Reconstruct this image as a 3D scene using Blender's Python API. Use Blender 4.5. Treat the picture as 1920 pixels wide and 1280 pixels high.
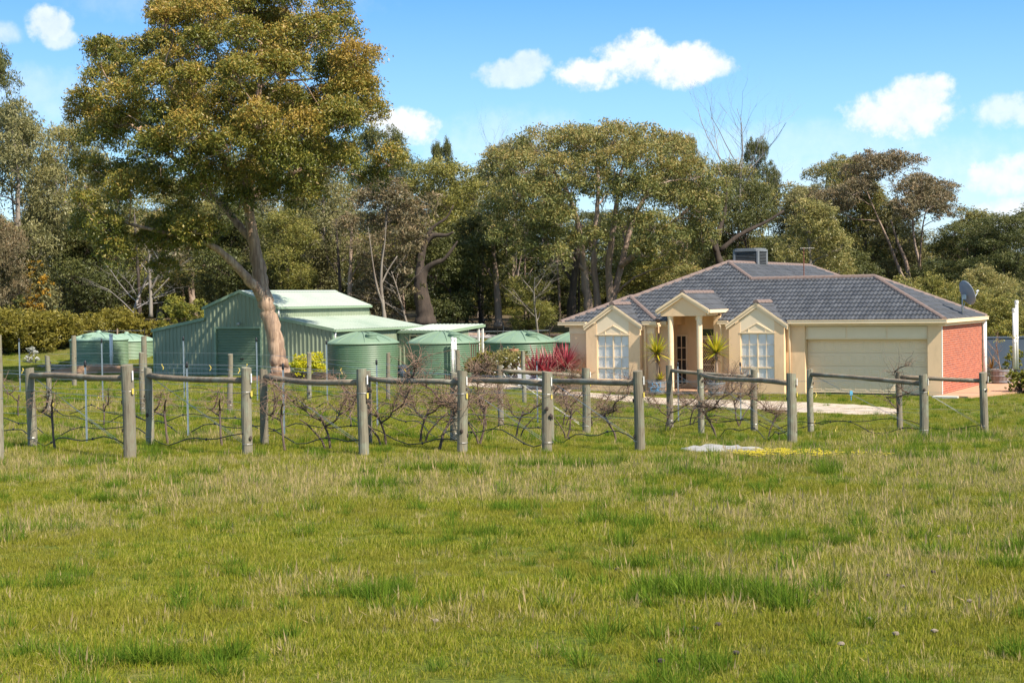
import bpy, bmesh, math, random
import numpy as np
from mathutils import Vector, Matrix
S = bpy.context.scene
COL = S.collection
for o in list(bpy.data.objects): bpy.data.objects.remove(o)
# ------------------------------------------------------------------ camera
FPX, CZ, ROLL = 2814.0, 3.80, -0.0151
PITCH = math.atan((640-563.8)/FPX)
cam = bpy.data.cameras.new('camera'); cam.sensor_width = 36.0; cam.lens = 36.0*FPX/1920.0
cam.clip_start = .1; cam.clip_end = 5000
camo = bpy.data.objects.new('camera', cam); COL.objects.link(camo)
CAMR = Matrix.Rotation(math.pi/2-PITCH, 4, 'X') @ Matrix.Rotation(ROLL, 4, 'Z')
camo.matrix_world = Matrix.Translation((0, 0, CZ)) @ CAMR
S.camera = camo
# ------------------------------------------------------------------ light
SUN_EL = math.radians(47)
SUNH = Vector((math.cos(.51)*math.cos(.25)-math.sin(.51)*math.sin(.25), -math.sin(.51)*math.cos(.25)-math.cos(.51)*math.sin(.25)))
SUN = Vector((SUNH.x*math.cos(SUN_EL), SUNH.y*math.cos(SUN_EL), math.sin(SUN_EL)))
sl = bpy.data.lights.new('sun', 'SUN'); sl.energy = 5.0; sl.angle = math.radians(.53); sl.color = (1.0, .91, .78)
so = bpy.data.objects.new('sun', sl); COL.objects.link(so)
so.rotation_euler = SUN.to_track_quat('Z', 'Y').to_euler()
S.view_settings.view_transform = 'Standard'; S.view_settings.look = 'None'
S.view_settings.exposure = 0.8; S.view_settings.gamma = 1.0
S.cycles.max_bounces = 6; S.cycles.transparent_max_bounces = 6; S.cycles.diffuse_bounces = 3
try: S.cycles.use_denoising = True
except Exception: pass
# ------------------------------------------------------------------ world
W = bpy.data.worlds.new('World'); S.world = W; W.use_nodes = True
def mk_world():
    nt = W.node_tree; N = nt.nodes; L = nt.links
    for n in list(N): N.remove(n)
    out = N.new('ShaderNodeOutputWorld'); bg = N.new('ShaderNodeBackground'); bg.inputs[1].default_value = .13
    sky = N.new('ShaderNodeTexSky'); sky.sky_type = 'NISHITA'; sky.sun_disc = False
    sky.sun_elevation = SUN_EL; sky.sun_rotation = math.atan2(SUNH.x, SUNH.y)
    sky.altitude = 600; sky.air_density = 1.0; sky.dust_density = .5; sky.ozone_density = 1.5
    tc = N.new('ShaderNodeTexCoord'); sep = N.new('ShaderNodeSeparateXYZ'); L.new(tc.outputs['Generated'], sep.inputs[0])
    def M(op, a, b=None, c=None, clamp=False):
        n = N.new('ShaderNodeMath'); n.operation = op; n.use_clamp = clamp
        for i, v in enumerate((a, b, c)):
            if v is None: continue
            if isinstance(v, (int, float)): n.inputs[i].default_value = v
            else: L.new(v, n.inputs[i])
        return n.outputs[0]
    az = M('ARCTAN2', sep.outputs[0], sep.outputs[1]); el = M('ARCSINE', sep.outputs[2])
    # clear air deepens the low blue; unseen upper sky paled for warmer fill light
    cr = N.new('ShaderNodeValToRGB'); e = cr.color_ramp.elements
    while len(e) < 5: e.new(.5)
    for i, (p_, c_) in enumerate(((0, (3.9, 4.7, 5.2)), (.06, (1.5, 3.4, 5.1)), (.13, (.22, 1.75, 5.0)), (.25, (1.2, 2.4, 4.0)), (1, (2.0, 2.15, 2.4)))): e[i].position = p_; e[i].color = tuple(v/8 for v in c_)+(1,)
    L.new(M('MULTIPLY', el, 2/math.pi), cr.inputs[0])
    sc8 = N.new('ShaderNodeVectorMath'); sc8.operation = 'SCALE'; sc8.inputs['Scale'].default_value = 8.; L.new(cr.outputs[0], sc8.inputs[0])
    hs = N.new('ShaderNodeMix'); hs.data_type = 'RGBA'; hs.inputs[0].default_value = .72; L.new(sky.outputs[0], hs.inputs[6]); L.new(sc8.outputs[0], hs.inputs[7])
    no = N.new('ShaderNodeTexNoise'); no.inputs['Scale'].default_value = 26; no.inputs['Detail'].default_value = 7; no.inputs['Roughness'].default_value = .62
    L.new(tc.outputs['Generated'], no.inputs['Vector'])
    nz = M('SUBTRACT', no.outputs['Fac'], .5)
    no2 = N.new('ShaderNodeTexNoise'); no2.inputs['Scale'].default_value = 90; no2.inputs['Detail'].default_value = 5; no2.inputs['Roughness'].default_value = .6
    L.new(tc.outputs['Generated'], no2.inputs['Vector'])
    nz2 = M('SUBTRACT', no2.outputs['Fac'], .5)
    blobs = [(1112,142,66,34,1),(1196,112,80,44,1),(1285,128,84,40,1),(1345,132,48,22,.9),(968,140,62,26,.6),(1000,122,40,24,.6),
             (1700,222,108,46,.85),(1738,190,70,34,.85),(1890,226,62,34,.6),(104,72,44,34,.7),(122,95,34,22,.6),(772,240,66,36,1),(730,226,40,22,.9),
             (1892,342,80,44,.75),(8,92,40,20,.5),(880,352,80,42,.42),(1905,408,80,36,.8),(1480,282,260,44,.24),(420,16,260,40,.16),(980,270,180,60,.26),(40,200,170,46,.26),(1640,330,330,60,.26)]
    acc = None
    for (px, py, rx, ry, w) in blobs:
        a0 = math.atan((px-960)/FPX); e0 = math.atan((563.8-.0151*(px-960)-py)/FPX)
        da = M('MULTIPLY', M('SUBTRACT', az, a0), FPX/rx); de = M('MULTIPLY', M('SUBTRACT', el, e0), FPX/ry)
        r2 = M('ADD', M('MULTIPLY', da, da), M('MULTIPLY', de, de))
        m = M('SUBTRACT', 1.0, r2)
        m = M('ADD', m, M('MULTIPLY', nz, 2.2)); m = M('ADD', m, M('MULTIPLY', nz2, 2.0))
        sm = N.new('ShaderNodeMapRange'); sm.interpolation_type = 'SMOOTHSTEP'
        L.new(m, sm.inputs[0]); sm.inputs[1].default_value = -.25 if w > .5 else -.8; sm.inputs[2].default_value = .8 if w > .5 else 1.3
        sm.inputs[3].default_value = 0; sm.inputs[4].default_value = w
        acc = sm.outputs[0] if acc is None else M('MAXIMUM', acc, sm.outputs[0])
    # the same fair-weather cumulus carries on around and overhead
    no3 = N.new('ShaderNodeTexNoise'); no3.inputs['Scale'].default_value = 5; no3.inputs['Detail'].default_value = 8; no3.inputs['Roughness'].default_value = .55
    L.new(tc.outputs['Generated'], no3.inputs['Vector'])
    g = N.new('ShaderNodeMapRange'); g.interpolation_type = 'SMOOTHSTEP'; L.new(no3.outputs['Fac'], g.inputs[0]); g.inputs[1].default_value = .6; g.inputs[2].default_value = .72
    off = M('MAXIMUM', M('GREATER_THAN', M('ABSOLUTE', az), .5), M('GREATER_THAN', el, .3))
    acc = M('MAXIMUM', acc, M('MULTIPLY', g.outputs[0], M('MULTIPLY', off, .8)))
    shade = N.new('ShaderNodeMix'); shade.data_type = 'RGBA'
    sf = M('ADD', .5, M('MULTIPLY', nz2, 1.6), clamp=True); L.new(sf, shade.inputs[0])
    shade.inputs[6].default_value = (3.9, 4.2, 4.6, 1); shade.inputs[7].default_value = (5.5, 5.5, 5.5, 1)
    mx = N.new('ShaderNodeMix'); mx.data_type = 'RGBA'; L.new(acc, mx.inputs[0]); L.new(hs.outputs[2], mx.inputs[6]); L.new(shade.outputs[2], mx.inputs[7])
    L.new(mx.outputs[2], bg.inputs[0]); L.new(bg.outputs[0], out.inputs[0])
mk_world()
# ------------------------------------------------------------------ geometry of the place
R3 = CAMR.to_3x3()
def ray(px, py):
    return R3 @ Vector(((px-960)/FPX, -(py-640)/FPX, -1))
def P(px, py, Y):
    d = ray(px, py); k = Y/d.y
    return Vector((d.x*k, Y, CZ+d.z*k))
LY = [-60,0,6.5,23,30,40,50,62,72,84,92,100,110,140,200,600,3000]
LH = [1.2,1.35,1.65,2.35,2.46,2.5,2.8,3.35,3.68,3.88,3.5,2.4,1.3,.6,-.5,-4,-6]
RY = [-60,0,6.5,23,28,35,45,54,60,76,86,96,110,140,200,600,3000]
RH = [1.2,1.35,1.65,2.45,2.79,3.3,3.66,3.84,3.86,3.86,3.8,2.9,1.6,.8,-.5,-4,-6]
def gz(X, Y):
    X = np.asarray(X, float); Y = np.asarray(Y, float)
    r = X/np.maximum(Y, 4.0)
    w = np.clip((r+.2)/.3, 0, 1); w = w*w*(3-2*w)
    h = np.interp(Y, LY, LH)*(1-w)+np.interp(Y, RY, RH)*w
    b = .025*np.sin(X*.9+1.3*np.sin(Y*.35))*np.cos(Y*.7+.8*np.sin(X*.4))+.035*np.sin(X*.23+2)*np.sin(Y*.27+1)
    return CZ-h+b*np.clip((Y-2)/8, 0, 1)*np.clip(1-(Y-44)/8, .15, 1)
def gz1(x, y): return float(gz(x, y))
def G(px, py):
    d = ray(px, py); lo = 3.0; Y = 3.0
    while Y < 400:
        k = Y/d.y
        if CZ+d.z*k <= gz1(d.x*k, Y): break
        lo = Y; Y *= 1.02
    a, b = lo, Y
    for _ in range(30):
        m = (a+b)/2; k = m/d.y
        if CZ+d.z*k <= gz1(d.x*k, m): b = m
        else: a = m
    k = b/d.y
    return Vector((d.x*k, b, gz1(d.x*k, b)))
def onground(x, y, dz=0): return Vector((x, y, gz1(x, y)+dz))
# ------------------------------------------------------------------ materials
def nodes(name):
    m = bpy.data.materials.new(name); m.use_nodes = True; nt = m.node_tree
    return m, nt, nt.nodes, nt.links, nt.nodes['Principled BSDF']
MATS = {}
def mixn(N, L, fac, a, b, t='MIX'):
    n = N.new('ShaderNodeMix'); n.data_type = 'RGBA'; n.blend_type = t
    if isinstance(fac, (int, float)): n.inputs[0].default_value = fac
    else: L.new(fac, n.inputs[0])
    for i, v in ((6, a), (7, b)):
        if isinstance(v, tuple): n.inputs[i].default_value = v if len(v) == 4 else v+(1,)
        else: L.new(v, n.inputs[i])
    return n.outputs[2]
def noise(N, L, vec, scale, detail=4, rough=.6, dist=0):
    n = N.new('ShaderNodeTexNoise'); n.inputs['Scale'].default_value = scale; n.inputs['Detail'].default_value = detail
    n.inputs['Roughness'].default_value = rough; n.inputs['Distortion'].default_value = dist
    if vec is not None: L.new(vec, n.inputs['Vector'])
    return n.outputs['Fac']
def rng_map(N, L, v, a, b, c=0., d=1.):
    n = N.new('ShaderNodeMapRange'); L.new(v, n.inputs[0])
    for i, q in enumerate((a, b, c, d)): n.inputs[i+1].default_value = q
    return n.outputs[0]
def pmat(name, c1, c2=None, scale=3., rough=.7, bump=0., bscale=30., stretch=(1, 1, 1), metallic=0., dirt=None, dscale=.8, lo=.35, hi=.65, spec=.4, attr=None):
    if name in MATS: return MATS[name]
    m, nt, N, L, b = nodes(name)
    tc = N.new('ShaderNodeTexCoord'); mp = N.new('ShaderNodeMapping'); mp.inputs['Scale'].default_value = stretch
    L.new(tc.outputs['Object'], mp.inputs[0]); v = mp.outputs[0]
    c2 = c2 or tuple(x*.8 for x in c1)
    if attr:
        at = N.new('ShaderNodeAttribute'); at.attribute_name = attr; f = at.outputs['Fac']
        f2 = N.new('ShaderNodeMath'); f2.operation = 'MULTIPLY_ADD'; L.new(noise(N, L, v, scale), f2.inputs[0]); f2.inputs[1].default_value = .4; L.new(f, f2.inputs[2])
        f = rng_map(N, L, f2.outputs[0], .2, 1.2)
    else: f = rng_map(N, L, noise(N, L, v, scale), lo, hi)
    col = mixn(N, L, f, c1, c2)
    if dirt:
        col = mixn(N, L, rng_map(N, L, noise(N, L, v, dscale, 6), .5, .72), col, dirt)
    L.new(col, b.inputs['Base Color']); b.inputs['Roughness'].default_value = rough; b.inputs['Metallic'].default_value = metallic
    b.inputs['Specular IOR Level'].default_value = spec
    if bump:
        bp = N.new('ShaderNodeBump'); bp.inputs['Strength'].default_value = bump; bp.inputs['Distance'].default_value = .02
        L.new(noise(N, L, v, bscale, 5), bp.inputs['Height']); L.new(bp.outputs[0], b.inputs['Normal'])
    MATS[name] = m
    return m
def leafmat(name, cols, trans=.25, rough=.5, patch=None, pscale=.25, spec=.35):
    """cols: list of colours across the per-leaf random attribute"""
    if name in MATS: return MATS[name]
    m, nt, N, L, b = nodes(name)
    at = N.new('ShaderNodeAttribute'); at.attribute_name = 'rnd'
    cr = N.new('ShaderNodeValToRGB'); e = cr.color_ramp.elements
    while len(e) < len(cols): e.new(.5)
    for i, c in enumerate(cols): e[i].position = i/(len(cols)-1); e[i].color = c+(1,)
    L.new(at.outputs['Fac'], cr.inputs[0]); col = cr.outputs[0]
    if patch:
        geo = N.new('ShaderNodeNewGeometry')
        col = mixn(N, L, rng_map(N, L, noise(N, L, geo.outputs['Position'], pscale, 3), .42, .62, 0, patch[3] if len(patch) > 3 else .7), col, patch[:3])
    L.new(col, b.inputs['Base Color']); b.inputs['Roughness'].default_value = rough; b.inputs['Specular IOR Level'].default_value = spec
    tr = N.new('ShaderNodeBsdfTranslucent'); L.new(col, tr.inputs[0]); ms = N.new('ShaderNodeMixShader'); ms.inputs[0].default_value = trans
    L.new(b.outputs[0], ms.inputs[1]); L.new(tr.outputs[0], ms.inputs[2]); L.new(ms.outputs[0], N['Material Output'].inputs[0])
    MATS[name] = m
    return m
# ------------------------------------------------------------------ mesh builder
class MB:
    def __init__(s): s.v = []; s.f = []; s.a = []; s.cur = 0.
    def add(s, vs, fs):
        n = len(s.v); s.v += [tuple(q) for q in vs]; s.f += [tuple(i+n for i in f) for f in fs]; s.a += [s.cur]*len(vs); return s
    def box(s, x0, x1, y0, y1, z0, z1):
        return s.add([(x0,y0,z0),(x1,y0,z0),(x1,y1,z0),(x0,y1,z0),(x0,y0,z1),(x1,y0,z1),(x1,y1,z1),(x0,y1,z1)],
                     [(0,3,2,1),(4,5,6,7),(0,1,5,4),(1,2,6,5),(2,3,7,6),(3,0,4,7)])
    def cbox(s, x0, x1, y0, y1, z0, z1, c=.01):
        """box with the four long front edges chamfered (front is -y)"""
        b = [(x0,y1,z0),(x1,y1,z0),(x1,y1,z1),(x0,y1,z1),(x0,y0+c,z0),(x1,y0+c,z0),(x1,y0+c,z1),(x0,y0+c,z1),(x0+c,y0,z0+c),(x1-c,y0,z0+c),(x1-c,y0,z1-c),(x0+c,y0,z1-c)]
        return s.add(b, [(0,3,2,1),(0,1,5,4),(1,2,6,5),(2,3,7,6),(3,0,4,7),(4,5,9,8),(5,6,10,9),(6,7,11,10),(7,4,8,11),(8,9,10,11)])
    def prism(s, poly, y0, y1):
        """poly in x,z extruded in y"""
        n = len(poly)
        vs = [(x, y0, z) for x, z in poly]+[(x, y1, z) for x, z in poly]
        return s.add(vs, [tuple(range(n)), tuple(range(2*n-1, n-1, -1))]+[(i, i+n, (i+1) % n+n, (i+1) % n) for i in range(n)])
    def slab(s, poly, z0, z1):
        n = len(poly); vs = [(x, y, z0) for x, y in poly]+[(x, y, z1) for x, y in poly]
        return s.add(vs, [tuple(range(n-1, -1, -1)), tuple(range(n, 2*n))]+[(i, (i+1) % n, (i+1) % n+n, i+n) for i in range(n)])
    def tube(s, pts, rad, k=6, cap=True):
        pts = [Vector(p) for p in pts]; n = len(pts)
        if isinstance(rad, (int, float)): rad = [rad]*n
        ref = Vector((.31, .92, .21)); vs = []; fs = []
        u = None
        for i in range(n):
            t = (pts[min(i+1, n-1)]-pts[max(i-1, 0)]); t = t.normalized() if t.length > 1e-9 else Vector((0, 0, 1))
            if u is None:
                u = t.cross(ref)
                if u.length < .1: u = t.cross(Vector((1, 0, 0)))
            else: u = u-t*u.dot(t)
            u.normalize(); w = t.cross(u)
            for j in range(k):
                a = 2*math.pi*j/k; vs.append(pts[i]+(u*math.cos(a)+w*math.sin(a))*rad[i])
        for i in range(n-1):
            for j in range(k):
                a = i*k+j; b = i*k+(j+1) % k; fs.append((a, b, b+k, a+k))
        if cap: fs.append(tuple(range(k-1, -1, -1))); fs.append(tuple(range((n-1)*k, n*k)))
        return s.add(vs, fs)
    def lathe(s, prof, k=24, c=(0, 0, 0), cap=True):
        vs = []; fs = []
        for r, z in prof:
            for j in range(k):
                a = 2*math.pi*j/k; vs.append((c[0]+r*math.cos(a), c[1]+r*math.sin(a), c[2]+z))
        for i in range(len(prof)-1):
            for j in range(k):
                a = i*k+j; b = i*k+(j+1) % k; fs.append((a, b, b+k, a+k))
        if cap:
            if prof[0][0] > 1e-4: fs.append(tuple(range(k-1, -1, -1)))
            if prof[-1][0] > 1e-4: fs.append(tuple(range((len(prof)-1)*k, len(prof)*k)))
        return s.add(vs, fs)
    def mesh(s, name, smooth=False):
        me = bpy.data.meshes.new(name); me.from_pydata(s.v, [], s.f); me.update()
        if any(s.a):
            at = me.attributes.new('rnd', 'FLOAT', 'POINT'); at.data.foreach_set('value', s.a)
        if smooth: me.polygons.foreach_set('use_smooth', [True]*len(me.polygons))
        return me
    def build(s, name, mat, parent=None, smooth=False, loc=None):
        me = s.mesh(name, smooth); me.materials.append(mat)
        return link(name, me, parent, loc)
def link(name, data, parent=None, loc=None):
    o = bpy.data.objects.new(name, data); COL.objects.link(o)
    if parent: o.parent = parent
    if loc is not None: o.location = loc
    return o
def tag(o, label=None, cat=None, group=None, kind=None):
    if label: o['label'] = label
    if cat: o['category'] = cat
    if group: o['group'] = group
    if kind: o['kind'] = kind
    return o
def thing(name, label, cat, loc=(0, 0, 0), rz=0, group=None):
    e = bpy.data.objects.new(name, None); COL.objects.link(e); e.location = loc; e.rotation_euler = (0, 0, rz)
    e.empty_display_size = .1
    return tag(e, label, cat, group)
def copy_tree(o, parent=None):
    c = o.copy(); COL.objects.link(c); c.parent = parent
    for ch in o.children: copy_tree(ch, c)
    return c
def leafmesh(name, C, D, Sd, l, w, rnd, fold=0.):
    """diamond leaves: centres, long directions, side directions"""
    n = len(C); l = np.asarray(l).reshape(-1, 1); w = np.asarray(w).reshape(-1, 1)
    V = np.empty((n, 4, 3), np.float32)
    V[:, 0] = C-D*l*.5; V[:, 1] = C+Sd*w*.5-D*l*.08; V[:, 2] = C+D*l*.5; V[:, 3] = C-Sd*w*.5-D*l*.08
    me = bpy.data.meshes.new(name); me.vertices.add(4*n); me.vertices.foreach_set('co', V.reshape(-1))
    me.loops.add(4*n); me.loops.foreach_set('vertex_index', np.arange(4*n, dtype=np.int32))
    me.polygons.add(n); me.polygons.foreach_set('loop_start', np.arange(0, 4*n, 4, dtype=np.int32))
    me.update(calc_edges=True)
    at = me.attributes.new('rnd', 'FLOAT', 'POINT'); at.data.foreach_set('value', np.repeat(np.asarray(rnd, np.float32), 4))
    return me
def unit(a): return a/np.maximum(np.linalg.norm(a, axis=1, keepdims=True), 1e-9)
def leaf_cloud(R, clumps, per, l, w, droop=.6, shell=.55, low=.35, flat=1.0):
    """clumps (x,y,z,rx,ry,rz). leaves gather in sprays inside each clump, thicker on its upper shell"""
    Cs, Ds, Ss, Rs = [], [], [], []
    for c in clumps:
        x, y, z, rx, ry, rz = c[:6]
        area = (rx*ry+rx*rz+ry*rz)/3
        n = max(20, int(per*area)); ns = max(4, n//16)
        d = unit(R.normal(size=(ns, 3)))
        d[:, 2] = np.where((d[:, 2] < -.25) & (R.random(ns) > low), -d[:, 2], d[:, 2])
        rr = (shell+(1-shell)*R.random(ns))*(.85+.3*R.random(ns))
        sp = d*rr[:, None]
        idx = R.integers(0, ns, n)
        p = sp[idx]+R.normal(size=(n, 3))*np.array([.13, .13, .1])
        pos = np.array([x, y, z])+p*np.array([rx, ry, rz])
        dd = unit(R.normal(size=(n, 3))*(1-droop*.6)+np.array([0, 0, -droop])+.35*d[idx])
        sd = unit(np.cross(dd, R.normal(size=(n, 3))))
        sr = R.random(ns)
        Cs.append(pos); Ds.append(dd); Ss.append(sd)
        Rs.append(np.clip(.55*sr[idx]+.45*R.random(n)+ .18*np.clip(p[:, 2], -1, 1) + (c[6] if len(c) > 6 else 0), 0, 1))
    C = np.concatenate(Cs); n = len(C); s = .7+.6*R.random(n)
    return C, np.concatenate(Ds), np.concatenate(Ss), l*s, w*s, np.concatenate(Rs)
def bend(a, b, R, k=6, wob=.08, lift=.0):
    a = np.array(a); b = np.array(b); Lg = np.linalg.norm(b-a); ph = R.normal(size=(2, 3))*wob*Lg
    out = []
    for i in range(k):
        t = i/(k-1); q = a*(1-t)+b*t+ph[0]*math.sin(math.pi*t)+ph[1]*math.sin(2*math.pi*t)*.5
        q[2] += lift*Lg*math.sin(math.pi*t); out.append(q)
    return out
# ------------------------------------------------------------------ ground
def ground_mat():
    m, nt, N, L, b = nodes('meadow_ground')
    geo = N.new('ShaderNodeNewGeometry'); p = geo.outputs['Position']
    c = mixn(N, L, rng_map(N, L, noise(N, L, p, .35, 5), .38, .62), (.12, .155, .018), (.2, .2, .03))
    c = mixn(N, L, rng_map(N, L, noise(N, L, p, 26, 6, .75), .4, .6, 0, .85), c, (.05, .07, .012))
    c = mixn(N, L, rng_map(N, L, noise(N, L, p, 2.1, 4), .56, .7, 0, .6), c, (.24, .19, .08))
    sep = N.new('ShaderNodeSeparateXYZ'); L.new(p, sep.inputs[0])
    # leaf litter and bare soil under the wood
    lit = mixn(N, L, rng_map(N, L, noise(N, L, p, 1.2, 6, .7), .4, .62), (.085, .06, .035), (.15, .115, .07))
    lit = mixn(N, L, rng_map(N, L, noise(N, L, p, .16, 3), .5, .62, 0, .55), lit, (.13, .13, .045))
    a = N.new('ShaderNodeMath'); a.operation = 'MULTIPLY_ADD'; L.new(noise(N, L, p, .12, 3), a.inputs[0]); a.inputs[1].default_value = 16; L.new(sep.outputs[1], a.inputs[2])
    c = mixn(N, L, rng_map(N, L, a.outputs[0], 103, 109), c, lit)
    L.new(c, b.inputs['Base Color']); b.inputs['Roughness'].default_value = .95; b.inputs['Specular IOR Level'].default_value = .1
    bp = N.new('ShaderNodeBump'); bp.inputs['Strength'].default_value = .7; bp.inputs['Distance'].default_value = .06
    L.new(noise(N, L, p, 14, 6, .7), bp.inputs['Height']); L.new(bp.outputs[0], b.inputs['Normal'])
    return m
def make_ground():
    ys = np.concatenate([np.arange(-60, 0, 6), np.arange(0, 30, .5), np.arange(30, 62, .8), np.arange(62, 130, 1.6), np.arange(130, 240, 8), np.geomspace(240, 3000, 18)])
    xs = np.concatenate([-np.geomspace(60, 2500, 16)[::-1], np.arange(-58, -20, 2), np.arange(-20, 20, .7), np.arange(20, 58, 2), np.geomspace(60, 2500, 16)])
    X, Y = np.meshgrid(xs, ys); Z = gz(X, Y)
    V = np.stack([X, Y, Z], -1).reshape(-1, 3); nx = len(xs); ny = len(ys)
    F = [(j*nx+i, j*nx+i+1, (j+1)*nx+i+1, (j+1)*nx+i) for j in range(ny-1) for i in range(nx-1)]
    me = bpy.data.meshes.new('ground'); me.from_pydata(V.tolist(), [], F); me.polygons.foreach_set('use_smooth', [True]*len(F)); me.materials.append(ground_mat())
    tag(link('ground', me), kind='structure')
make_ground()
def ground_strip(name, pa, pb, mat, dz=.03, sub=6, rag=0, seed=1):
    """a sheet between two pixel-located edges, draped on the ground"""
    R = np.random.default_rng(seed)
    def dense(pp):
        q = [G(*p) for p in pp]; out = []
        for i in range(len(q)-1):
            for k in range(sub): out.append(q[i].lerp(q[i+1], k/sub))
        out.append(q[-1]); return out
    A, B = dense(pa), dense(pb); mb = MB(); rows = []
    for a, b in zip(A, B):
        d = (b-a).normalized()
        a2 = a+d*float(R.normal()*rag); b2 = b+d*float(R.normal()*rag)
        rows.append([onground(*(a2.lerp(b2, k/6)).xy, dz if 0 < k < 6 else -.02) for k in range(7)])
    vs = [p for r in rows for p in r]; fs = [(i*7+k, (i+1)*7+k, (i+1)*7+k+1, i*7+k+1) for i in range(len(rows)-1) for k in range(6)]
    mb.add(vs, fs); o = mb.build(name, mat, smooth=True); tag(o, kind='structure')
    return [p.xy for p in A]+[p.xy for p in B[::-1]]
gravel = pmat('pale_gravel', (.58, .47, .37), (.42, .33, .255), 5, .95, .6, 60, dirt=(.27, .24, .11), dscale=1.6)
paving = pmat('terracotta_paving', (.5, .3, .18), (.42, .25, .15), 2, .85, .2, 20)
DRIVE = [ground_strip('driveway', [(1075,733),(1190,742),(1300,747),(1400,749),(1510,752),(1600,757),(1680,766)], [(1060,741),(1180,754),(1300,761),(1400,767),(1510,774),(1600,778),(1690,777)], gravel, .03, 6, .16, 3),
         ground_strip('gravel_path', [(500,703),(600,705),(700,709.5),(800,712),(900,716),(1000,722),(1074,730)], [(500,708.5),(600,711.5),(700,716),(800,720),(900,726),(1000,733),(1062,740)], gravel, .03, 6, .25, 4)]
EXY = Vector((math.cos(.51), -math.sin(.51))); EYY = Vector((math.sin(.51), math.cos(.51)))
HC = Vector((16.19, 56.54))
def H2W(t, s, z=0): q = HC-EXY*t+EYY*s; return Vector((q.x, q.y, z))
PATHPOLY = [H2W(.15, -.5), H2W(-1.15, -.9), H2W(-2.4, 2.5), H2W(-3.2, 9.5), H2W(-.02, 9.5), H2W(-.02, -.1)]
PATHPOLY = [p.xy for p in PATHPOLY]
tag(MB().slab([tuple(p) for p in PATHPOLY], -.3, .03).build('side_path', paving), kind='structure')
PAD = [H2W(.1, -1.15), H2W(-.85, -1.25), H2W(-.8, -.75), H2W(.1, -.6)]
tag(MB().slab([tuple(p.xy) for p in PAD], -.2, .025).build('doorstep_slab', pmat('pale_concrete', (.62, .58, .5), (.5, .46, .4), 4, .9, .2)), kind='structure')
PORCHPAD = [p.xy for p in (H2W(11.6, -1.3), H2W(8.7, -1.3), H2W(8.7, 1.6), H2W(11.6, 1.6))]
tag(MB().slab([tuple(p) for p in PORCHPAD], -.3, .05).build('porch_floor', paving), kind='structure')
# ------------------------------------------------------------------ house
render = pmat('cream_render', (.82, .57, .335), (.77, .53, .31), 1.1, .9, .12, 60, stretch=(1, 1, .4), dirt=(.62, .42, .245), dscale=1.5)
creamtrim = pmat('cream_trim', (.84, .65, .42), (.79, .6, .385), 2, .6, .03)
panelmat = pmat('cream_panel', (.84, .68, .47), (.8, .64, .44), 1.5, .8, .05)
doormat = pmat('beige_door', (.88, .66, .43), (.84, .63, .41), 1, .6, stretch=(1, 1, .3))
whitepvc = pmat('white_plastic', (.8, .78, .74), (.7, .68, .64), 3, .5)
tilemat = pmat('slate_tile', (.045, .047, .053), (.085, .088, .096), 2.2, .5, .15, 40, dirt=(.06, .06, .06), dscale=3, attr='rnd')
capmat = pmat('brown_ridge', (.21, .15, .125), (.155, .11, .095), 4, .75, .2, 40)
glassd = pmat('dark_glass', (.02, .022, .025), (.03, .03, .03), 1, .08, spec=.6)
blindm = pmat('pale_blind', (.86, .85, .82), (.8, .79, .77), .9, .8)
darkm = pmat('dark_void', (.02, .018, .016), (.03, .025, .02), 2, .9)
def paneglass():
    m, nt, N, L, b = nodes('window_glass')
    gl = N.new('ShaderNodeBsdfGlossy'); gl.inputs['Roughness'].default_value = .03; gl.inputs[0].default_value = (.9, .95, 1, 1)
    tr = N.new('ShaderNodeBsdfTransparent'); fr = N.new('ShaderNodeFresnel'); fr.inputs[0].default_value = 1.5
    mx = N.new('ShaderNodeMixShader'); L.new(rng_map(N, L, fr.outputs[0], 0, 1, .0, .55), mx.inputs[0]); L.new(tr.outputs[0], mx.inputs[1]); L.new(gl.outputs[0], mx.inputs[2]); L.new(mx.outputs[0], N['Material Output'].inputs[0])
    return m
glass = paneglass()
house = thing('house', 'cream rendered house with dark tiled hip roof and a double garage', 'house', (HC.x, HC.y, 0), -.51)
ZE, PT, OV = 2.855, .464, .15
def hb(name, boxes, mat, parent=house, **k):
    mb = MB()
    for (t0, t1, s0, s1, z0, z1) in boxes: mb.box(-t1, -t0, s0, s1, z0, z1)
    return mb.build(name, mat, parent, **k)
WT = 2.64
# walls
hb('wall', [(0,.524,0,.45,-.3,WT)], render); hb('wall', [(5.324,6.08,0,.45,-.3,WT)], render)
hb('wall', [(0.05,.32,.45,6.9,-.3,WT)], render)
hb('wall', [(8.38,8.88,0,.3,-.3,WT),(8.88,9.15,0.001,1.5,-.3,3.05)], render)
hb('wall', [(11.1,11.55,0,.3,-.3,WT),(11.4,11.6,.3,1.5,-.3,3.05)], render)
hb('wall', [(8.88,11.6,1.5,1.75,-.3,3.3)], render)
hb('wall', [(11.55,15.5,-.4,-.1,-.3,WT)], render)
hb('wall', [(15.2,15.5,-.1,21.4,-.3,WT),(5.1,15.2,21.1,21.4,-.3,WT),(5.1,5.4,7,21.1,-.3,WT),(.32,5.1,6.75,7.04,-.3,WT)], render)
hb('eave_band', [(11.6,12.0,-.425,-.4,2.36,2.62)], creamtrim); hb('eave_band', [(14.7,15.52,-.425,-.4,2.36,2.62)], creamtrim)
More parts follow.
